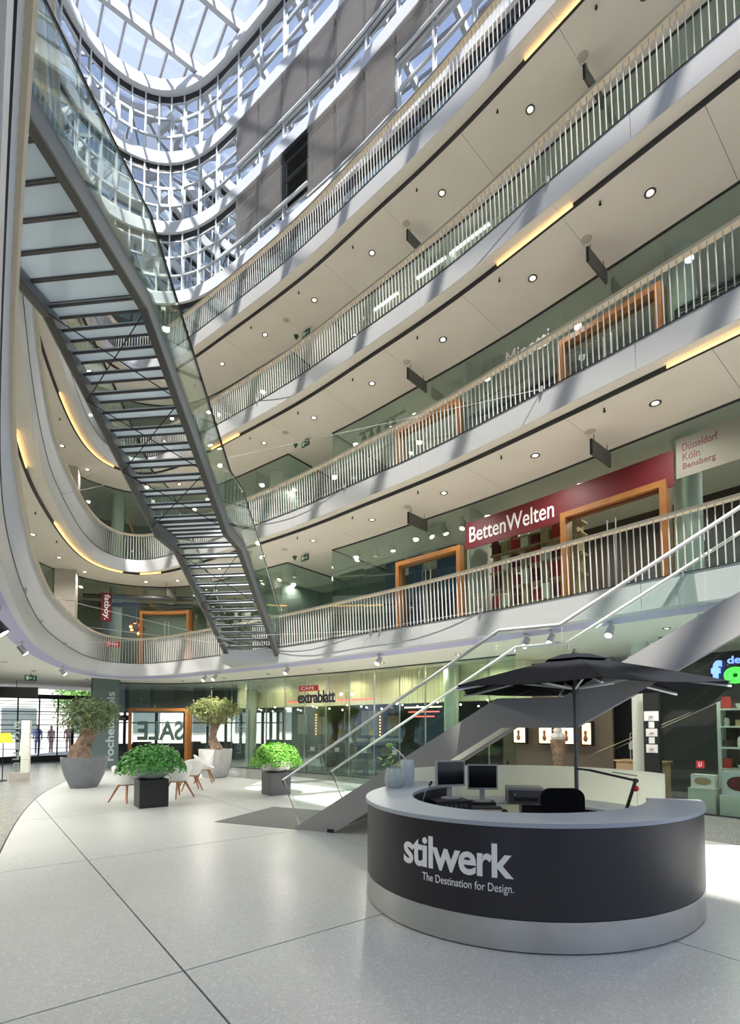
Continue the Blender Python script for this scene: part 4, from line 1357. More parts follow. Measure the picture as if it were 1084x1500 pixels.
for i, t in enumerate([49.6, 47.4, 45.2, 42.6, 40.0, 37.4, 34.9, 32.4, 30.2, 28.5, 26.4, 24.0, 21.5, 18.5, 15.5]):
    downlight(t, 1.5, ZS[1], 'round downlight in the ground floor ceiling, %s counted from the right' % ORD[i], DLW * (.9 if i < 8 else 2.2), .06, 'ground floor downlights')
# loudspeaker discs and sprinkler heads in the soffits
for k in (2, 3, 4):
    zb = LEV[k] - FB
    for i, t in enumerate((46.15, 41.2, 36.0)):
        p = et(t, 1.22)
        o = obj('ceiling_speaker', MB().lathe([(.002, -.006), (.10, -.006), (.11, 0)], (p[0], p[1], zb), 24), 'stone', smooth=True)
        tag(o, 'flat round speaker grille under the %s gallery, %s from the right' % (LN[k], ORD[i]), 'speaker', 'round ceiling speakers')
    for i, t in enumerate((49.0, 46.7, 44.4, 42.0, 39.6, 37.2, 34.8, 25.6, 23.2, 20.6, 18.0)):
        p = et(t, .66)
        s_ = thing('sprinkler', 'tiny sprinkler head under the %s gallery, %s from the right' % (LN[k], ORD[i]), 'sprinkler', (p[0], p[1], zb), 0, 'sprinkler heads')
        obj('stem', MB().tube((0, 0, 0), (0, 0, -.05), .016, n=8), 'black', s_, world=False)
        obj('deflector', MB().tube((0, 0, -.06), (0, 0, -.068), .028, n=10), 'black', s_, world=False)
# spotlights clamped along the ground floor edge
def spotlight(loc, aim, label, size=1., mat_='steel', power=0, group='spotlights along the ground floor edge'):
    x, y, z = loc
    s_ = thing('spotlight', label, 'spotlight', loc, 0, group)
    d = Vector(aim).normalized(); L0 = Vector(loc)
    obj('mount', MB().tube(L0, L0 - Vector((0, 0, .05 * size)), .05 * size, n=12), mat_, s_)
    obj('stem', MB().tube(L0, L0 - Vector((0, 0, .16 * size)), .015 * size, n=8), mat_, s_)
    c = L0 - Vector((0, 0, .22 * size))
    hd_ = obj('head', MB().tube(c - d * .12 * size, c + d * .13 * size, .072 * size, .085 * size, n=16), mat_, s_, True)
    obj('lens', MB().tube(c + d * .128 * size, c + d * .134 * size, .066 * size, n=16), 'lamp_glow', hd_)
    if power: lamp('SPOT', c + d * .2 * size, power, parent=s_, target=c + d * 3, size=.06, angle=140, blend=1)
    return s_
RS = 70.
SPT = [(15.9, 1.6, 'black', 'large black spotlight at the far left picture edge'), (19.9, 1, 'steel', 'silver spotlight second from the left along the curved edge'), (25.1, 1, 'steel', 'silver spotlight third from the left along the curved edge'),
       (32.9, 1, 'steel', 'left one of the two spotlights below the hanging stair'), (33.5, 1, 'steel', 'right one of the two spotlights below the hanging stair'), (37.2, 1, 'steel', 'silver spotlight right of the hanging stair foot'),
       (45.2, 1, 'steel', 'left one of the three spotlights above the parasol'), (45.75, 1, 'steel', 'middle one of the three spotlights above the parasol'), (46.9, 1, 'steel', 'right one of the three spotlights above the parasol')]
for t, s_, m_, lab in SPT:
    p, n = EDGE.at(t)
    q = p + n * .26
    spotlight((q[0], q[1], 3.60), (-n[0] * .8, -n[1] * .8, -1), lab, s_ * .85, m_, RS)
for t, nm in ((10.5, 'nearest on the left'), (41.0, 'between the stair and the parasol'), (49.5, 'beyond the right picture edge')):  # extra spotlights added to brighten the hall
    p, n = EDGE.at(t); q = p + n * .26
    spotlight((q[0], q[1], 3.60), (-n[0] * .8, -n[1] * .8, -1), 'added silver spotlight on the ground floor edge %s' % nm, .85, 'steel', RS)
# track spots inside the shops
def shopspots(lst, k, zc, col, gname):
    for i, (t, o) in enumerate(lst):
        p, n = EDGE.at(t); q = p + n * (o + .15)
        spotlight((q[0], q[1], zc), (random.uniform(-.5, .5), random.uniform(-.5, .5), -1), 'ceiling spotlight in the %s gallery shop, %s of its row from the left' % (LN[k], ORD[i]), 1.05, col, 0, gname)
shopspots([(28.6, 2.3), (29.0, 3.2), (29.2, 2.9), (29.5, 2.68), (33.1, 2.7), (34.0, 2.75), (34.8, 2.7), (37.8, 2.75), (38.5, 2.75), (39.2, 2.75), (40.8, 2.65), (41.3, 2.7), (41.9, 2.75)], 1, ZS[2], 'steel', 'spots inside the first gallery shops')
shopspots([(38.2, 2.55), (38.5, 2.55), (38.8, 2.55), (39.15, 2.55), (39.4, 2.55)], 2, 11.66, 'black', 'black track spots on the second gallery')
a, b = et(38.0, 2.7), et(39.9, 2.7)
o = obj('light_track', MB().beam((*a, 11.69), (*b, 11.69), .035, .05), 'black'); tag(o, 'black light track behind the second gallery glass', 'track')
for t in (38.05, 39.85):
    p = et(t, 2.7); obj('hanger', MB().tube((*p, 11.70), (*p, 11.88), .008, n=6), 'black', o)
for i, (t0, t1) in enumerate(((38.6, 39.6), (40.4, 41.5), (41.65, 42.9))):
    a, b = et(t0, 2.7), et(t1, 2.7)
    o = thing('tube_lamp', 'white fluorescent tube under the top gallery, %s from the left' % ORD[i], 'lamp', (*a, 15.7), 0, 'fluorescent tubes')
    obj('housing', MB().beam((*a, 15.80), (*b, 15.80), .09, .06), 'white_panel', o)
    obj('tube', MB().tube((*a, 15.74), (*b, 15.74), .028, n=8), 'tube_glow', o)
    for q in (a, b): obj('drop', MB().tube((*q, 15.82), (*q, 15.92), .01, n=6), 'white_panel', o)
# fill lamps added on the shop ceilings to brighten the interiors
def fill_lamp(t, off, z, w, power, col, label, dn_=True):
    p, n = EDGE.at(t); q = p + n * off
    o = thing('ceiling_panel_lamp', label, 'lamp', (q[0], q[1], z), 0, 'fill lamps added inside the shops')
    obj('frame', MB().box((q[0], q[1], z - .012), (w, w * .5, .02), tangent_angle(n)), 'white_panel', o)
    lamp('SPOT', (q[0], q[1], z - .06), power * 4, col, parent=o, size=.10, angle=165, blend=.6)
PL = [(1, 29.3, 4.8, 55), (1, 33.2, 4.4, 60), (1, 39.3, 4.6, 50), (1, 41.4, 4.6, 50), (1, 43.9, 4.4, 90), (1, 46.2, 4.4, 90), (1, 48.8, 4.4, 60),
      (2, 29.3, 4.8, 60), (2, 33.2, 4.4, 60), (2, 39.0, 4.6, 90), (2, 41.4, 4.6, 90), (2, 44.5, 4.4, 50), (2, 47.5, 4.4, 50),
      (3, 29.3, 4.8, 60), (3, 33.2, 4.4, 80), (3, 39.5, 4.2, 110), (3, 42.5, 4.2, 110), (3, 46, 4.2, 60)]
cnt = {}
for k, t, off, pw in PL:
    cnt[k] = cnt.get(k, 0) + 1
    fill_lamp(t, off, ZS[k + 1], 1.0, pw * {1: .33, 2: .2, 3: .1}[k], (1, .92, .78), 'added fill lamp in a %s gallery shop ceiling, %s from the left' % (LN[k], ORD[cnt[k] - 1]))
for i, (t, off, pw, c_) in enumerate(((31.5, 3.0, 24, (1, .88, .6)), (33.4, 3.0, 24, (1, .88, .6)), (35.3, 3.0, 24, (1, .88, .6)), (37.2, 3.0, 24, (1, .88, .6)), (39.1, 3.0, 24, (1, .88, .6)), (41, 3.0, 24, (1, .88, .6)), (42.6, 3.0, 24, (1, .88, .6)), (48.3, 3.0, 45, (1, .9, .75)), (43.6, 4.2, 25, (1, .8, .55)), (29.4, 5.0, 60, (1, .95, .88)), (16, 4.2, 60, (1, .95, .88)))):
    fill_lamp(t, off, ZS[1], .8, pw * .4, c_, 'added fill lamp in the ground floor shop ceilings, %s in order from the cafe' % ORD[i])

# ------------------------------------------------------------------ signs
def on_curve(cur, a0, z0, off):
    def fn(x, y, d):
        p, n = cur.at(a0 + x); q = p + n * (off - d)
        return (q[0], q[1], z0 + y)
    return fn
# red fascia sign
bd = thing('shop_sign', 'long dark red glass band with white lettering over the first gallery shop', 'sign', (*et(44.8, 2.2), 6.5))
obj('board', sweep(rect(-.05, -.02, 6.50, 7.23), ft(42.39), ft(47.36), .4, GL), 'red_sign', bd)
obj('lettering', text_mb('BettenWelten', ft(44.80) - ft(42.52), .42, on_curve(GL, ft(42.52), 6.66, -.055), extrude=.004, bold=.006), 'white_letter', bd)
ct_ = thing('city_sign', 'frosted glass strip listing three cities in dark red letters', 'sign', (*et(48.2, 2.2), 6.6))
mat('frosted', (.26, .255, .205), .6)
obj('strip', sweep(rect(-.03, -.018, 6.62, 7.42), ft(47.40), ft(50.2), .4, GL), 'frosted', ct_)
for i, (w_, wd) in enumerate((('Düsseldorf', .60), ('Köln', .30), ('Bensberg', .56))):
    obj('lettering', text_mb(w_, wd, .15, on_curve(GL, ft(47.52), 7.14 - .2 * i, -.034), extrude=.003), 'red_sign', ct_)
mi = thing('shop_lettering', 'white letters on the second gallery glass behind the railing', 'sign', (*et(44.1, 2.2), 10.9))
obj('lettering', text_mb('Minotti', ft(44.73) - ft(43.6), .42, on_curve(GL, ft(43.6), 10.95, -.02), extrude=.004), 'white_letter', mi)
# upright red banner
bn = thing('banner', 'upright red banner with white lettering at the far end', 'sign', (*GL.at(32.35)[0], 6.08))
obj('cloth', sweep(rect(-.09, -.07, 6.08, 7.28), 32.10, 32.55, .2, GL), 'red_bright' if False else 'red_sign', bn)
def down_curve(cur, a0, ztop, off):
    def fn(x, y, d):
        p, n = cur.at(a0 + y); q = p + n * (off - d)
        return (q[0], q[1], ztop - x)
    return fn
obj('lettering', text_mb('fatboy.', 1.08, .30, down_curve(GL, 32.17, 7.22, -.095), extrude=.004, bold=.02), 'white_letter', bn)
b2 = thing('small_sign', 'small red sign with white lettering behind the far railing', 'sign', (*GL.at(32.6)[0], 5.0))
obj('board', sweep(rect(-.08, -.06, 5.02, 5.27), 32.35, 32.92, .2, GL), 'red_bright', b2)
obj('lettering', text_mb('fatboy', .42, .13, on_curve(GL, 32.42, 5.08, -.085), extrude=.003, bold=.01), 'white_letter', b2)
# upright lettering on the grey-green panel
vb = thing('wall_lettering', 'large pale letters running up the grey-green panel', 'sign', (*pA, .4))
du = np.array(pB) - np.array(pA); L_ = np.linalg.norm(du); du = du / L_; nn_ = np.array((du[1], -du[0]))
def up_panel(x, y, d):
    q = np.array(pA) + du * (.92 - y) + nn_ * (.03 + d)
    return (q[0], q[1], .30 + x)
mat('pale_letter', (.42, .52, .50), .5)
obj('lettering', text_mb('rochebobois', 2.75, .36, up_panel, extrude=.004, bold=.02), 'pale_letter', vb)
# small black sign inside the furniture shop and the mirrored word on its window
fs = thing('inner_sign', 'small black sign with white letters inside the furniture shop', 'sign', (*G0.at(33.2)[0], 1.9))
obj('board', sweep(rect(.5, .53, 1.92, 2.15), 32.95, 33.75, .3, G0), 'black', fs)
obj('lettering', text_mb('bobois', .6, .14, on_curve(G0, 33.05, 1.96, .495), extrude=.003), 'white_letter', fs)
def mirrored(x, y, d):
    p, n = G0.at(36.1 - x); q = p + n * (.04 - d); return (q[0], q[1], 1.05 + y)
sl = thing('window_word', 'mirrored dark word seen through the furniture shop door', 'sign', (*G0.at(35)[0], 1.05))
mw = text_mb('SALE', 2.0, .85, mirrored, extrude=.004, bold=.03)
mw.f = [q[::-1] for q in mw.f]
obj('lettering', mw, 'green_grey', sl)
# cafe sign
cs = thing('cafe_sign', 'cafe sign with a red box and tall black letters on the glass', 'sign', (*G0.at(f0(36.4))[0], 2.5))
obj('red_box', sweep(rect(-.10, -.05, 2.94, 3.14), f0(35.55), f0(36.45), .3, G0), 'red_bright', cs)
obj('lettering', text_mb('CAFE', .66, .11, on_curve(G0, f0(35.55) + .12, 2.985, -.11), extrude=.004), 'white_letter', cs)
w_ = f0(37.28) - f0(35.52)
obj('letter_edge', text_mb('extrablatt', w_, .44, on_curve(G0, f0(35.52) - .012, 2.50, -.085), extrude=.012, bold=.035, spacing=.9), 'white_letter', cs)
obj('black_letters', text_mb('extrablatt', w_, .44, on_curve(G0, f0(35.52), 2.50, -.12), extrude=.010, bold=.02, spacing=.9), 'black', cs)
ne = obj('neon_line', sweep(rect(.30, .34, 2.56, 2.62), f0(34.49), f0(38.5), .3, G0), 'red_glow')
tag(ne, 'thin red neon line running behind the cafe sign', 'neon light')
# kitchen shop sign, cut by the picture edge
ks = thing('kitchen_sign', 'glowing blue and green letters over the kitchen shop', 'sign', (*G0.at(f0(48.2))[0], 2.5))
obj('letter_f', text_mb('f', f0(48.03) - f0(47.86), .46, on_curve(G0, f0(47.86), 2.50, -.12), extrude=.02, bold=.05), 'blue_glow', ks)
obj('letter_o', text_mb('o', .36, .31, on_curve(G0, f0(48.06), 2.505, -.12), extrude=.02, bold=.07), 'green_glow', ks)
obj('letters_des', text_mb('des', .30, .14, on_curve(G0, f0(48.12), 2.88, -.12), extrude=.01, bold=.02), 'blue_glow', ks)
# hanging blade signs above the doors
for k in (2, 3, 4):
    zb = LEV[k] - FB
    for i, t in enumerate((46.15, 41.2)):
        a, b = et(t, 1.25), et(t, 2.12)
        o = thing('blade_sign', 'dark hanging sign board under the %s gallery, %s of the two' % (LN[k], ['right', 'left'][i]), 'sign', (*((a + b) / 2), zb), 0, 'dark hanging sign boards')
        obj('board', MB().beam((*a, zb - .30), (*b, zb - .30), .045, .32), 'sign_dark', o)
        obj('edge', MB().beam((*a, zb - .30), (*(a + (b - a) * .02), zb - .30), .055, .33), 'black', o)
        for f_ in (.15, .85):
            q = a + (b - a) * f_
            obj('hanger', MB().tube((*q, zb - .15), (*q, zb), .008, n=6), 'black', o)
a, b = et(29.7, 1.4), et(29.7, 2.1)
o = thing('blade_sign', 'dark hanging sign board at the far end of the first gallery', 'sign', (*((a + b) / 2), ZS[2]), 0, 'dark hanging sign boards')
obj('board', MB().beam((*a, ZS[2] - .45), (*b, ZS[2] - .45), .05, .32), 'sign_dark', o)
for q in (a, b): obj('hanger', MB().tube((*q, ZS[2] - .3), (*q, ZS[2]), .008, n=6), 'black', o)
# green exit signs
def exit_sign(p, n, z, w, h, label):
    o = thing('exit_sign', label, 'exit sign', (p[0], p[1], z), tangent_angle(n), 'green exit signs')
    obj('board', MB().box((0, 0, -.16), (w, .04, h)), 'exit_green', o, world=False)
    obj('hanger', MB().tube((0, 0, 0), (0, 0, -.06), .012, n=6), 'black', o, world=False)
    fg = MB()
    y = -.022
    fg.box((-w * .28, y, -.16), (w * .22, .004, h * .72))
    fg.box((w * .28, y, -.12), (.03 * w / .36, .004, .03))
    fg.beam((w * .30, y, -.14), (w * .22, y, -.20), .004, .025)
    fg.beam((w * .34, y, -.20), (w * .22, y, -.20), .004, .02)
    fg.beam((w * .10, y, -.16), (-w * .10, y, -.16), .004, .03)
    fg.beam((-w * .02, y, -.12), (-w * .12, y, -.16), .004, .02)
    fg.beam((-w * .02, y, -.20), (-w * .12, y, -.16), .004, .02)
    obj('pictogram', fg, 'exit_white', o, world=False)
for k in (2, 3, 4):
    p, n = EDGE.at(36.25); q = p + n * 1.95
    exit_sign(q, np.array((n[0] * .8 + .2, n[1])), LEV[k] - FB, .38, .2, 'green exit sign hanging under the %s gallery' % LN[k])
    q2 = p + n * 1.75; 
    c_ = et(35.75, 1.95)
    o = thing('camera_dome', 'small dark camera beside the exit sign under the %s gallery' % LN[k], 'camera', (*c_, LEV[k] - FB), 0, 'ceiling cameras')
    obj('housing', MB().lathe([(.09, 0), (.07, -.05), (.012, -.15), (.002, -.16)], n=12), 'exit_green', o, True, world=False)
exit_sign((-12.0, 18.3), np.array((-.62, .78)), 3.55, .36, .19, 'green exit sign in the ground floor ceiling near the entrance')
bsn = thing('blade_sign', 'grey hanging sign at the left picture edge near the totem', 'sign', (-14.2, 20.8, 3.3), 0, 'dark hanging sign boards')
obj('board', MB().box((-14.2, 20.8, 3.05), (1.5, .06, .40), rad(20)), 'sign_dark', bsn)
obj('hanger', MB().tube((-14.2, 20.8, 3.25), (-14.2, 20.8, 3.55), .01, n=6), 'black', bsn)
# steel cables strung across the hall
CB = [((36.4, 1), (44.3, 1)), ((36.4, 1), (41.3, 1)), ((17.2, 1), (36.3, 1)), ((20.4, 1), (36.3, 1)), ((24, 1), (41, 1)), ((35.7, 2), (40, 2)), ((34.6, 3), (22, 3)), ((46, 3), (36, 3)), ((45.8, 2), (23, 2))]
for i, ((ta, ka), (tb, kb)) in enumerate(CB):
    a, b = et(ta, -.03), et(tb, -.03)
    o = thing('steel_cable', 'thin steel cable stretched from edge to edge at the %s gallery, %s of nine' % (LN[ka], ORD[i]), 'cable', (*a, LEV[ka]), 0, 'thin steel cables across the hall')
    obj('wire', MB().tube((*a, LEV[ka] + .05), (*b, LEV[kb] + .05), .006, n=5), 'bright_steel', o)
    for q, kk_ in ((a, ka), (b, kb)):
        obj('anchor', MB().tube((*q, LEV[kk_] - .02), (*q, LEV[kk_] + .10), .03, n=8), 'steel', o)
# ------------------------------------------------------------------ things inside the shops
def fbox(cur_t, off, z, size, m, parent=None, name='box', drz=0):
    p, n = EDGE.at(cur_t); q = p + n * off
    return MB().box((q[0], q[1], z), size, tangent_angle(n) + drz)
# bedding shop: tall shelves with red and cream boards
sh = thing('display_shelf', 'tall wooden shelving with red and cream boxes in the first gallery shop', 'shelf', (*et(43.8, 3.3), LEV[1]))
for i in range(6):
    t = 42.7 + i * .43
    obj('upright', fbox(t, 3.3, LEV[1] + 1.35, (.07, .35, 2.7), 'wood_shelf'), 'wood_shelf', sh)
for z in (.35, .85, 1.35, 1.85, 2.35, 2.65):
    a, b = et(42.6, 3.28), et(45.0, 3.28)
    obj('shelf_board', MB().beam((*a, LEV[1] + z), (*b, LEV[1] + z), .36, .05), 'wood_shelf', sh)
for r, z in enumerate((.38, .88, 1.38, 1.88, 2.38)):
    for i in range(8):
        t = 42.75 + i * .27
        m_ = ('red_sign', 'cream_panel', 'red_plain', 'wood_shelf')[(i * 3 + r * 2) % 4]
        p, n = EDGE.at(t); q = p + n * 3.2
        hh_ = .30 + .1 * ((i * 5 + r) % 3) / 2
        o = obj('storage_box', MB().box((q[0], q[1], LEV[1] + z + hh_ / 2 - .005), (.22, .24, hh_), tangent_angle(n)), m_)
        tag(o, '%s storage box on shelf %s from the bottom, %s from the left' % ({'red_sign': 'dark red', 'cream_panel': 'cream', 'red_plain': 'red', 'wood_shelf': 'tan'}[m_], ['one', 'two', 'three', 'four', 'five'][r], ORD[i]), 'box', 'boxes on the bedding shop shelves')
# dark blue display panels
for i, (t, w, m_) in enumerate(((38.9, .8, 'blue_panel'), (39.75, .55, 'blue_panel'), (41.0, .7, 'blue_panel'))):
    o = obj('blue_screen', fbox(t, 3.4, LEV[1] + 1.55, (w, .08, 3.1), m_), m_)
    tag(o, 'dark blue display panel inside the first gallery shop, %s from the left' % ORD[i], 'panel', 'blue display panels')
# louvred partitions in the second gallery shop
for i, (t, w) in enumerate(((43.1, 1.2), (44.35, 1.0), (48.0, 1.4), (49.5, 1.4))):
    p, n = EDGE.at(t); q = p + n * 2.75
    o = thing('louvre_screen', 'dark slatted screen behind the second gallery glass, %s from the left' % ORD[i], 'screen', (q[0], q[1], LEV[2]), tangent_angle(n), 'slatted screens on the second gallery')
    obj('frame', MB().box((-w / 2, 0, 1.1), (.05, .06, 2.2)).box((w / 2, 0, 1.1), (.05, .06, 2.2)).box((0, 0, 2.2), (w, .06, .05)), 'blind_dark', o, world=False)
    sl_ = MB()
    for j in range(26): sl_.box((0, 0, .08 + j * .082), (w - .06, .05, .02))
    obj('slats', sl_, 'pole_grey', o, world=False)['kind'] = 'stuff'
# curtain beside the second gallery shop
cu = MB(); p, n = EDGE.at(42.75)
rg = []
for zz in (LEV[2] + .1, ZS[3] - .02):
    rg.append([((p + n * (2.75 + .07 * math.sin(i * 1.6) + (.012 if i >= 30 else 0)))[0] + (-n[1]) * -0, 0, 0) for i in range(1)])
pts = [(EDGE.at(42.55 + .022 * i)[0] + EDGE.at(42.55 + .022 * i)[1] * (2.8 + .06 * math.sin(i * .9))) for i in range(30)]
v = [(*q, z) for z in (LEV[2] + .08, ZS[3] - .02) for q in pts]
cu.add(v, [(i, i + 1, 31 + i, 30 + i) for i in range(29)])
o = obj('curtain', cu, 'green_grey', smooth=True); so = o.modifiers.new('thick', 'SOLIDIFY'); so.thickness = .012
tag(o, 'grey-green pleated curtain behind the second gallery glass', 'curtain')
# sofas and cabinets seen through the railings
def sofa(t, off, k, w, m_, label, drz=0):
    p, n = EDGE.at(t); q = p + n * off
    o = thing('sofa', label, 'sofa', (q[0], q[1], LEV[k]), tangent_angle(n) + drz, 'sofas in the gallery shops')
    obj('seat', MB().box((0, 0, .25), (w, .85, .30)), m_, o, world=False)
    obj('backrest', MB().box((0, .36, .55), (w, .2, .5)), m_, o, world=False)
    for s_ in (-1, 1): obj('armrest', MB().box((s_ * (w / 2 - .1), 0, .42), (.2, .85, .3)), m_, o, world=False)
    for sx in (-1, 1):
        for sy in (-1, 1): obj('foot', MB().box((sx * (w / 2 - .1), sy * .35, .05), (.06, .06, .10)), 'black', o, world=False)
sofa(34.2, 4.9, 1, 1.4, 'pale_wall', 'pale sofa behind the far end of the first gallery railing')
sofa(38.2, 3.4, 2, 2.0, 'stone', 'beige sofa behind the second gallery glass')
sofa(34.2, 4.9, 2, 1.4, 'pale_wall', 'pale sofa behind the stair on the second gallery')
sofa(46.2, 4.0, 1, 1.6, 'blue_panel', 'dark blue sofa inside the right door of the first gallery')
sofa(48.9, 3.4, 1, 1.8, 'brown_dark', 'dark sofa at the right end of the first gallery')
for i, (t, k, m_) in enumerate(((37.9, 3, 'brown_dark'), (40.3, 3, 'wood_leg'), (43.2, 3, 'wood_leg'), (44.5, 3, 'brown_dark'), (31.8, 3, 'dark_wall'), (31.4, 2, 'red_plain'), (40.6, 2, 'pale_wall'))):
    p, n = EDGE.at(t); q = p + n * 3.2
    o = thing('sideboard', '%s sideboard behind the %s gallery glass, %s of seven' % ({'brown_dark': 'dark brown', 'wood_leg': 'red-brown', 'dark_wall': 'black', 'red_plain': 'red', 'pale_wall': 'pale'}[m_], LN[k], ORD[i]), 'sideboard', (q[0], q[1], LEV[k]), tangent_angle(n), 'sideboards in the gallery shops')
    obj('body', MB().box((0, 0, .48), (1.5, .45, .8)), m_, o, world=False)
    for s_ in (-1, 1): 
        d_ = obj('door', MB().box((s_ * .37, -.235, .48), (.72, .02, .74)), m_, o, world=False)
        obj('knob', MB().box((s_ * .06, -.255, .55), (.02, .02, .08)), 'steel', d_, world=False)
        obj('foot', MB().box((s_ * .65, 0, .04), (.05, .4, .08)), 'black', o, world=False)
# chandelier at the far end of the first gallery
p = et(29.12, 3.7)
ch = thing('chandelier', 'round cluster chandelier of glowing amber glass bulbs', 'chandelier', (*p, 6.2))
obj('rod', MB().tube((*p, 6.35), (*p, ZS[2]), .01, n=6), 'steel', ch)
obj('core', MB().lathe([(.01, -.06), (.06, 0), (.01, .06)], (*p, 6.25), 10), 'wood_leg', ch)
for i in range(14):
    z = 1 - 2 * (i + .5) / 14; a = i * 2.4; r = math.sqrt(1 - z * z)
    c = (p[0] + .30 * r * math.cos(a), p[1] + .30 * r * math.sin(a), 6.2 + .32 * z)
    ar = obj('arm', MB().tube((*p, 6.25), c, .008, n=5), 'wood_leg', ch)
    obj('bulb', MB().lathe([(.005, -.07), (.06, -.04), (.07, 0), (.05, .05), (.005, .07)], c, 10), 'orange_bulb' if i % 2 else 'red_plain', ar, True)
# hanging pipes and a beam in the far shop
for i, (z, o1, o2) in enumerate(((7.25, 3.2, 4.2), (6.95, 3.6, 4.6), (7.05, 4.0, 5.0))):
    a, b = et(28.7, o1), et(31.2, o2)
    o = obj('ceiling_duct', MB().tube((*a, z), (*b, z), .10, n=12), 'pole_grey', smooth=True)
    tag(o, 'dark service pipe under the ceiling of the far shop, %s from the front' % ORD[i], 'pipe', 'service pipes in the far shop')
# cafe furniture
for i, t in enumerate((32.9, 34.1, 35.3, 36.5, 37.7, 38.9, 40.1)):
    p, n = EDGE.at(t); q = p + n * 3.35
    o = thing('cafe_table', 'dark square cafe table behind the glass, %s from the left' % ORD[i], 'table', (q[0], q[1], 0), tangent_angle(n), 'cafe tables by the window')
    obj('top', MB().box((0, 0, .74), (.7, .6, .03)), 'brown_dark', o, world=False)
    obj('leg', MB().tube((0, 0, .02), (0, 0, .73), .03, n=10), 'black', o, world=False)
    obj('base', MB().lathe([(.22, 0), (.22, .02), (.03, .03)], n=16), 'black', o, world=False)
    cq = p + n * 3.30
    c_ = obj('menu_stand', MB().box((cq[0] + .05, cq[1], .83), (.16, .08, .15), tangent_angle(n)), 'paper')
    tag(c_, 'white menu holder on the cafe table, %s from the left' % ORD[i], 'menu holder', 'menu holders')
    for s_ in (-1, 1):
        p2, n2 = EDGE.at(t + s_ * .38); q2 = p2 + n2 * 3.45
        h = thing('cafe_chair', 'dark cafe chair at the %s table from the left, %s side' % (ORD[i], 'left' if s_ < 0 else 'right'), 'chair', (q2[0], q2[1], 0), tangent_angle(n2) + s_ * math.pi / 2, 'cafe chairs')
        obj('seat', MB().box((0, 0, .44), (.42, .42, .05)), 'brown_dark', h, world=False)
        obj('backrest', MB().box((0, -.2, .70), (.42, .04, .46)), 'brown_dark', h, world=False)
        for ax_ in (-1, 1):
            for ay in (-1, 1): obj('leg', MB().box((ax_ * .18, ay * .18, .21), (.035, .035, .42)), 'black', h, world=False)
bn_ = obj('cafe_bench', sweep(rect(5.0, 5.5, 0, 1.05), 31.2, 42.8, .4), 'black'); tag(bn_, 'long black bench along the cafe interior', 'bench')
for i, (t, w, h, z) in enumerate(((33.0, .7, 1.0, 1.75), (34.2, .6, .9, 1.7), (36.6, 1.0, 1.1, 1.8), (37.6, .7, .9, 1.7), (39.8, .6, .9, 1.75))):
    p, n = EDGE.at(t); q = p + n * 5.2
    o = thing('picture', 'framed dark picture hanging in the cafe, %s from the left' % ORD[i], 'picture', (q[0], q[1], z), tangent_angle(n), 'framed pictures in the cafe')
    obj('frame', MB().box((0, 0, 0), (w, .05, h)), 'black', o, world=False)
    obj('print', MB().box((0, -.03, 0), (w - .14, .01, h - .14)), 'wood_shelf' if i % 2 else 'stone', o, world=False)
    obj('wire', MB().tube((0, 0, h / 2), (0, 0, ZC - z), .006, n=5), 'black', o, world=False)
for i in range(26):
    t = 31.2 + i * .45
    p = et(t, 3.15 + .5 * ((i * 7) % 5) / 5)
    zz = 2.28 + .05 * ((i * 3) % 4)
    o = thing('cafe_bulb', 'small warm pendant bulb over the cafe tables, %s from the left' % ORD[i], 'lamp', (*p, zz), 0, 'small bulbs over the cafe')
    obj('cord', MB().tube((0, 0, .03), (0, 0, ZC - zz), .004, n=5), 'black', o, world=False)
    obj('globe', MB().lathe([(.003, -.028), (.024, -.016), (.03, 0), (.024, .016), (.003, .028)], n=8), 'lamp_glow', o, True, world=False)
for i, t in enumerate((35.45, 38.3)):
    p = et(t, 3.4)
    o = thing('bulb_strip', 'upright strip of orange bulbs in the cafe, %s' % ['left', 'right'][i], 'lamp', (*p, 1.3), 0, 'bulb strips in the cafe')
    obj('board', MB().box((0, .03, .45), (.16, .04, .9), 0), 'brown_dark', o, world=False)
    for j in range(8): obj('bulb', MB().lathe([(.003, -.03), (.03, 0), (.003, .03)], (0, -.01, .08 + j * .105), 8), 'orange_bulb', o, True, world=False)
for i, (t0, t1, z) in enumerate(((39.2, 40.7, 2.30), (39.35, 40.6, 2.15), (39.5, 40.4, 2.0))):
    a, b = et(t0, 3.5), et(t1, 3.5)
    o = obj('neon_bar', MB().beam((*a, z), (*b, z), .03, .04), 'red_glow' if i else 'warm_glow'); tag(o, 'glowing neon bar in the right part of the cafe, %s from the top' % ORD[i], 'neon light', 'neon bars in the cafe')
    for q in (a, b): obj('wire', MB().tube((*q, z), (*q, ZC), .004, n=5), 'black', o)
# lit display cases, cabinet and counter behind the ground stair
pw_ = struct('wall_display', MB().beam((*et(42.0, 4.9), ZC / 2), (*et(44.9, 4.9), ZC / 2), .1, ZC), 'display_wall', 'brown wall carrying the lit display cases behind the stair', 'wall')
for i, t in enumerate((42.65, 43.36, 43.92, 44.4)):
    p, n = EDGE.at(t); q = p + n * 4.5
    w = (.34, .36, .34, .22)[i]
    o = thing('display_case', 'lit display case with amber glow behind the stair, %s from the left' % ORD[i], 'display case', (q[0], q[1], 1.2), tangent_angle(n), 'lit display cases')
    obj('casing', MB().box((0, .08, .30), (w + .08, .14, .66)), 'black', o, world=False)
    obj('lit_panel', MB().box((0, 0, .30), (w, .02, .56)), 'warm_glow', o, world=False)
    obj('ornament', MB().lathe([(.03, .08), (.07, .16), (.03, .26), (.05, .34), (.01, .4)], (0, -.05, 0), 10), 'wood_leg', o, True, world=False)
t = thing('ice_cream_figure', 'large ice cream cone figure behind the stair', 'figure', (*et(44.0, 3.8), 0))
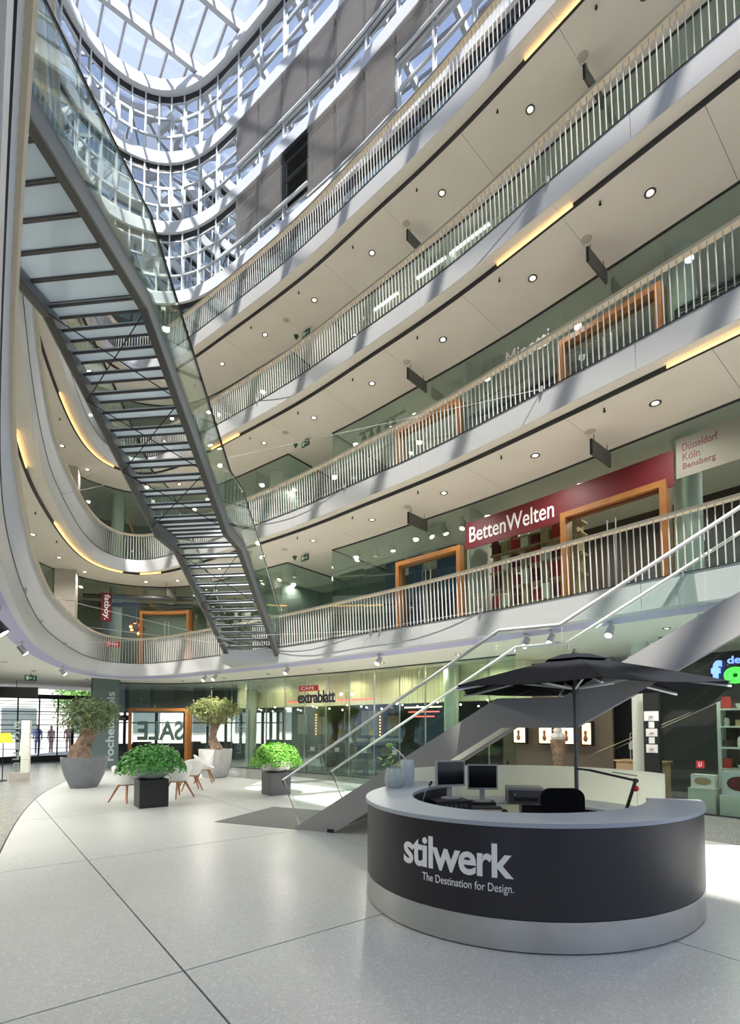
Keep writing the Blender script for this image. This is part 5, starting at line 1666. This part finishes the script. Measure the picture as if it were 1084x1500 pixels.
x, y = et(44.0, 3.8)
obj('cone', MB().lathe([(.03, .0), (.10, .5), (.19, 1.25), (.20, 1.35), (.16, 1.35)], (x, y, 0), 18), 'bark', t, True)
for dx, dz in ((-.07, 1.42), (.08, 1.43), (0, 1.58)):
    obj('scoop', MB().lathe([(.005, -.12), (.09, -.08), (.125, 0), (.09, .08), (.005, .12)], (x + dx, y, dz), 14), 'chair_white', t, True)
t = thing('wood_counter', 'low light wood counter right of the parasol pole', 'counter', (*et(46.1, 3.6), 0))
obj('body', fbox(46.1, 3.6, .45, (1.0, .5, .88), 'wood_shelf'), 'wood_shelf', t)
obj('top', fbox(46.1, 3.6, .905, (1.08, .56, .03), 'wood_shelf'), 'wood_shelf', t)
t = thing('table_lamp', 'small lamp with pale green shade on the wood counter', 'lamp', (*et(45.95, 3.6), .92))
obj('stand', MB().path([(-.12, 0, 0), (-.12, 0, .62), (0, 0, .62), (0, 0, .52)], .012), 'steel', t, world=False)
obj('foot', MB().lathe([(.09, 0), (.09, .015), (.01, .02)], (-.12, 0, 0), 14), 'steel', t, world=False)
obj('shade', MB().lathe([(.14, .25), (.14, .38), (.05, .48), (.03, .52)], n=18), 'vase_green', t, True, world=False)
t = thing('fire_extinguisher', 'red fire extinguisher on the floor behind the stair', 'extinguisher', (*et(42.4, 4.3), 0))
obj('bottle', MB().lathe([(.02, 0), (.08, 0), (.085, .05), (.085, .45), (.05, .55), (.03, .58)], n=16), 'red_plain', t, True, world=False)
obj('valve', MB().box((0, 0, .62), (.05, .1, .08)), 'black', t, world=False)
# dark pillar with picture cards
p, n = EDGE.at(46.75); q = p + n * 2.45
t = thing('card_pillar', 'dark upright pillar with five white picture cards', 'pillar', (q[0], q[1], 0), tangent_angle(n))
obj('post', MB().box((0, 0, 1.25), (.30, .12, 2.5)), 'black', t, world=False)
for i, (z, w, h) in enumerate(((1.92, .28, .20), (1.74, .11, .13), (1.58, .22, .16), (1.42, .11, .13), (1.25, .22, .17))):
    c_ = obj('card', MB().box((.01, -.068, z), (w, .012, h)), 'paper', t, world=False)
    if i in (0, 2, 4): obj('picture_print', MB().lathe([(.002, -.004), (.045, -.003), (.002, .004)], (0, 0, 0), 10).box((0, 0, 0), (.07, .03, .002)), 'wood_leg', c_, world=False, loc=(.01, -.075, z))
# escalator handrails glinting in the dark behind
for i, (a_, b_) in enumerate((((44.4, 4.6), (47.2, 3.3)), ((44.9, 5.0), (47.6, 3.9)))):
    a, b = et(*a_), et(*b_)
    o = obj('lit_rail', MB().tube((*a, .9 + .2 * i), (*b, 2.0 + .25 * i), .012, n=6), 'brushed'); tag(o, 'thin metal rail slanting through the dark shop, %s' % ['lower', 'upper'][i], 'rail')
# kitchen shop shelves
ks_ = thing('kitchen_shelf', 'steel shelf unit with kitchenware at the right picture edge', 'shelf', (*et(48.7, 3.3), 0))
for t_ in (47.75, 49.6):
    obj('upright', fbox(t_, 3.3, 1.1, (.06, .36, 2.2), 'steel'), 'column', ks_)
SHZ = (.45, .86, 1.28, 1.70, 2.05)
for z in SHZ:
    a, b = et(47.72, 3.3), et(49.62, 3.3)
    obj('shelf_board', MB().beam((*a, z), (*b, z), .36, .035), 'column', ks_)
obj('back_board', MB().beam((*et(47.72, 3.5), 1.1), (*et(49.62, 3.5), 1.1), .02, 2.2), 'brown_dark', ks_)
km = ['bowl_silver', 'wood_shelf', 'red_plain', 'vase_white', 'brown_dark', 'cream_panel']
for r, z in enumerate(SHZ):
    for i in range(8):
        t_ = 47.86 + i * .225
        p, n = EDGE.at(t_); q = p + n * 3.22
        h = .12 + .16 * (((i * 5 + r * 3) % 7) / 7)
        m_ = km[(i + r * 2) % 6]
        kind = (i + r) % 3
        z0 = z + .0175
        if kind == 0: mb = MB().lathe([(.05, 0), (.06, h * .3), (.055, h * .8), (.03, h)], (q[0], q[1], z0), 14); nm = 'jar'
        elif kind == 1: mb = MB().box((q[0], q[1], z0 + h / 2), (.13, .13, h), tangent_angle(n)); nm = 'gift_box'
        else: mb = MB().lathe([(.03, 0), (.05, .02), (.075, h * .5), (.07, h * .5), (.02, .03)], (q[0], q[1], z0), 14); nm = 'bowl'
        o = obj(nm, mb, m_, smooth=(kind != 1))
        tag(o, '%s %s on kitchen shelf %s from the bottom, %s from the left' % ({'bowl_silver': 'silver', 'wood_shelf': 'tan', 'red_plain': 'red', 'vase_white': 'pale blue', 'brown_dark': 'dark brown', 'cream_panel': 'cream'}[m_], nm.replace('_', ' '), ['one', 'two', 'three', 'four', 'five'][r], ORD[i]), nm.replace('_', ' '), 'kitchenware on the shelves')
for i, (t_, z, w, h, m1, m2) in enumerate(((47.55, .62, .42, .26, 'paper', 'wood_shelf'), (48.15, .62, .55, .46, 'vase_white', 'red_sign'))):
    p, n = EDGE.at(t_); q = p + n * 2.75
    o = thing('picture_box', ['white carton with a food picture beside the kitchen shelf', 'larger pale carton with a red dish picture'][i], 'carton', (q[0], q[1], z - h / 2), tangent_angle(n))
    obj('carton', MB().box((0, .1, h / 2), (w, .2, h)), m1, o, world=False)
    dsh = MB(); n_ = 20
    dsh.add([(w * .36 * math.cos(2 * math.pi * j / n_), -.004, h * .5 + h * .3 * math.sin(2 * math.pi * j / n_)) for j in range(n_)], [tuple(range(n_))])
    obj('dish_print', dsh, m2, o, world=False)
    st2 = obj('plinth_table', MB().box((0, 0, (z - h / 2) / 2), (w + .05, .4, z - h / 2 - .002), 0), 'column', loc=(q[0] + n[0] * .1, q[1] + n[1] * .1, 0))
    st2.rotation_euler = (0, 0, tangent_angle(n)); tag(st2, 'pale plinth carrying the %s food carton' % ['smaller', 'larger'][i], 'plinth')
p, n = EDGE.at(47.6); q = p + n * 2.47
t = thing('fire_sign', 'small red fire hose sign on the glass', 'sign', (q[0], q[1], .97), tangent_angle(n))
obj('plate', MB().box((0, 0, 0), (.14, .008, .14)), 'red_bright', t, world=False)
obj('symbol', MB().box((-.02, -.006, 0), (.012, .004, .09)).box((.02, -.006, .01), (.012, .004, .07)).beam((-.02, -.006, -.04), (.02, -.006, -.02), .004, .012), 'white_letter', t, world=False)
# left shop: desk lamp with yellow shade behind the totem
t = thing('shade_lamp', 'lamp with yellow pleated shade at the left picture edge', 'lamp', (-11.35, 16.1, 0))
obj('base', MB().lathe([(.14, 0), (.14, .02), (.02, .04)], n=16), 'black', t, world=False)
obj('stem', MB().tube((0, 0, .03), (0, 0, 1.3), .015, n=8), 'black', t, world=False)
obj('shade', MB().lathe([(.26, 1.18), (.17, 1.48), (.15, 1.48), (.24, 1.18)], n=24), 'yellow_shade', t, True, world=False)
# unseen left wall and roof beams, added behind the camera to block sun
struct('wall_left_rear', MB().beam((*sw(-3.4, -2.2), 15.6), (*sw(-20, -2.2), 15.6), .3, 31.2), 'white_panel', 'pale wall running on unseen behind the camera, added to block the sun', 'wall')
for s in (-7.7 - 2.5 * np.arange(1, 6)):
    a, b = sw(s, -5), sw(s, 14)
    obj('roof_beam', MB().beam((*a, ZR + .30), (*b, ZR + .30), .20, .46), 'white_steel', roof)
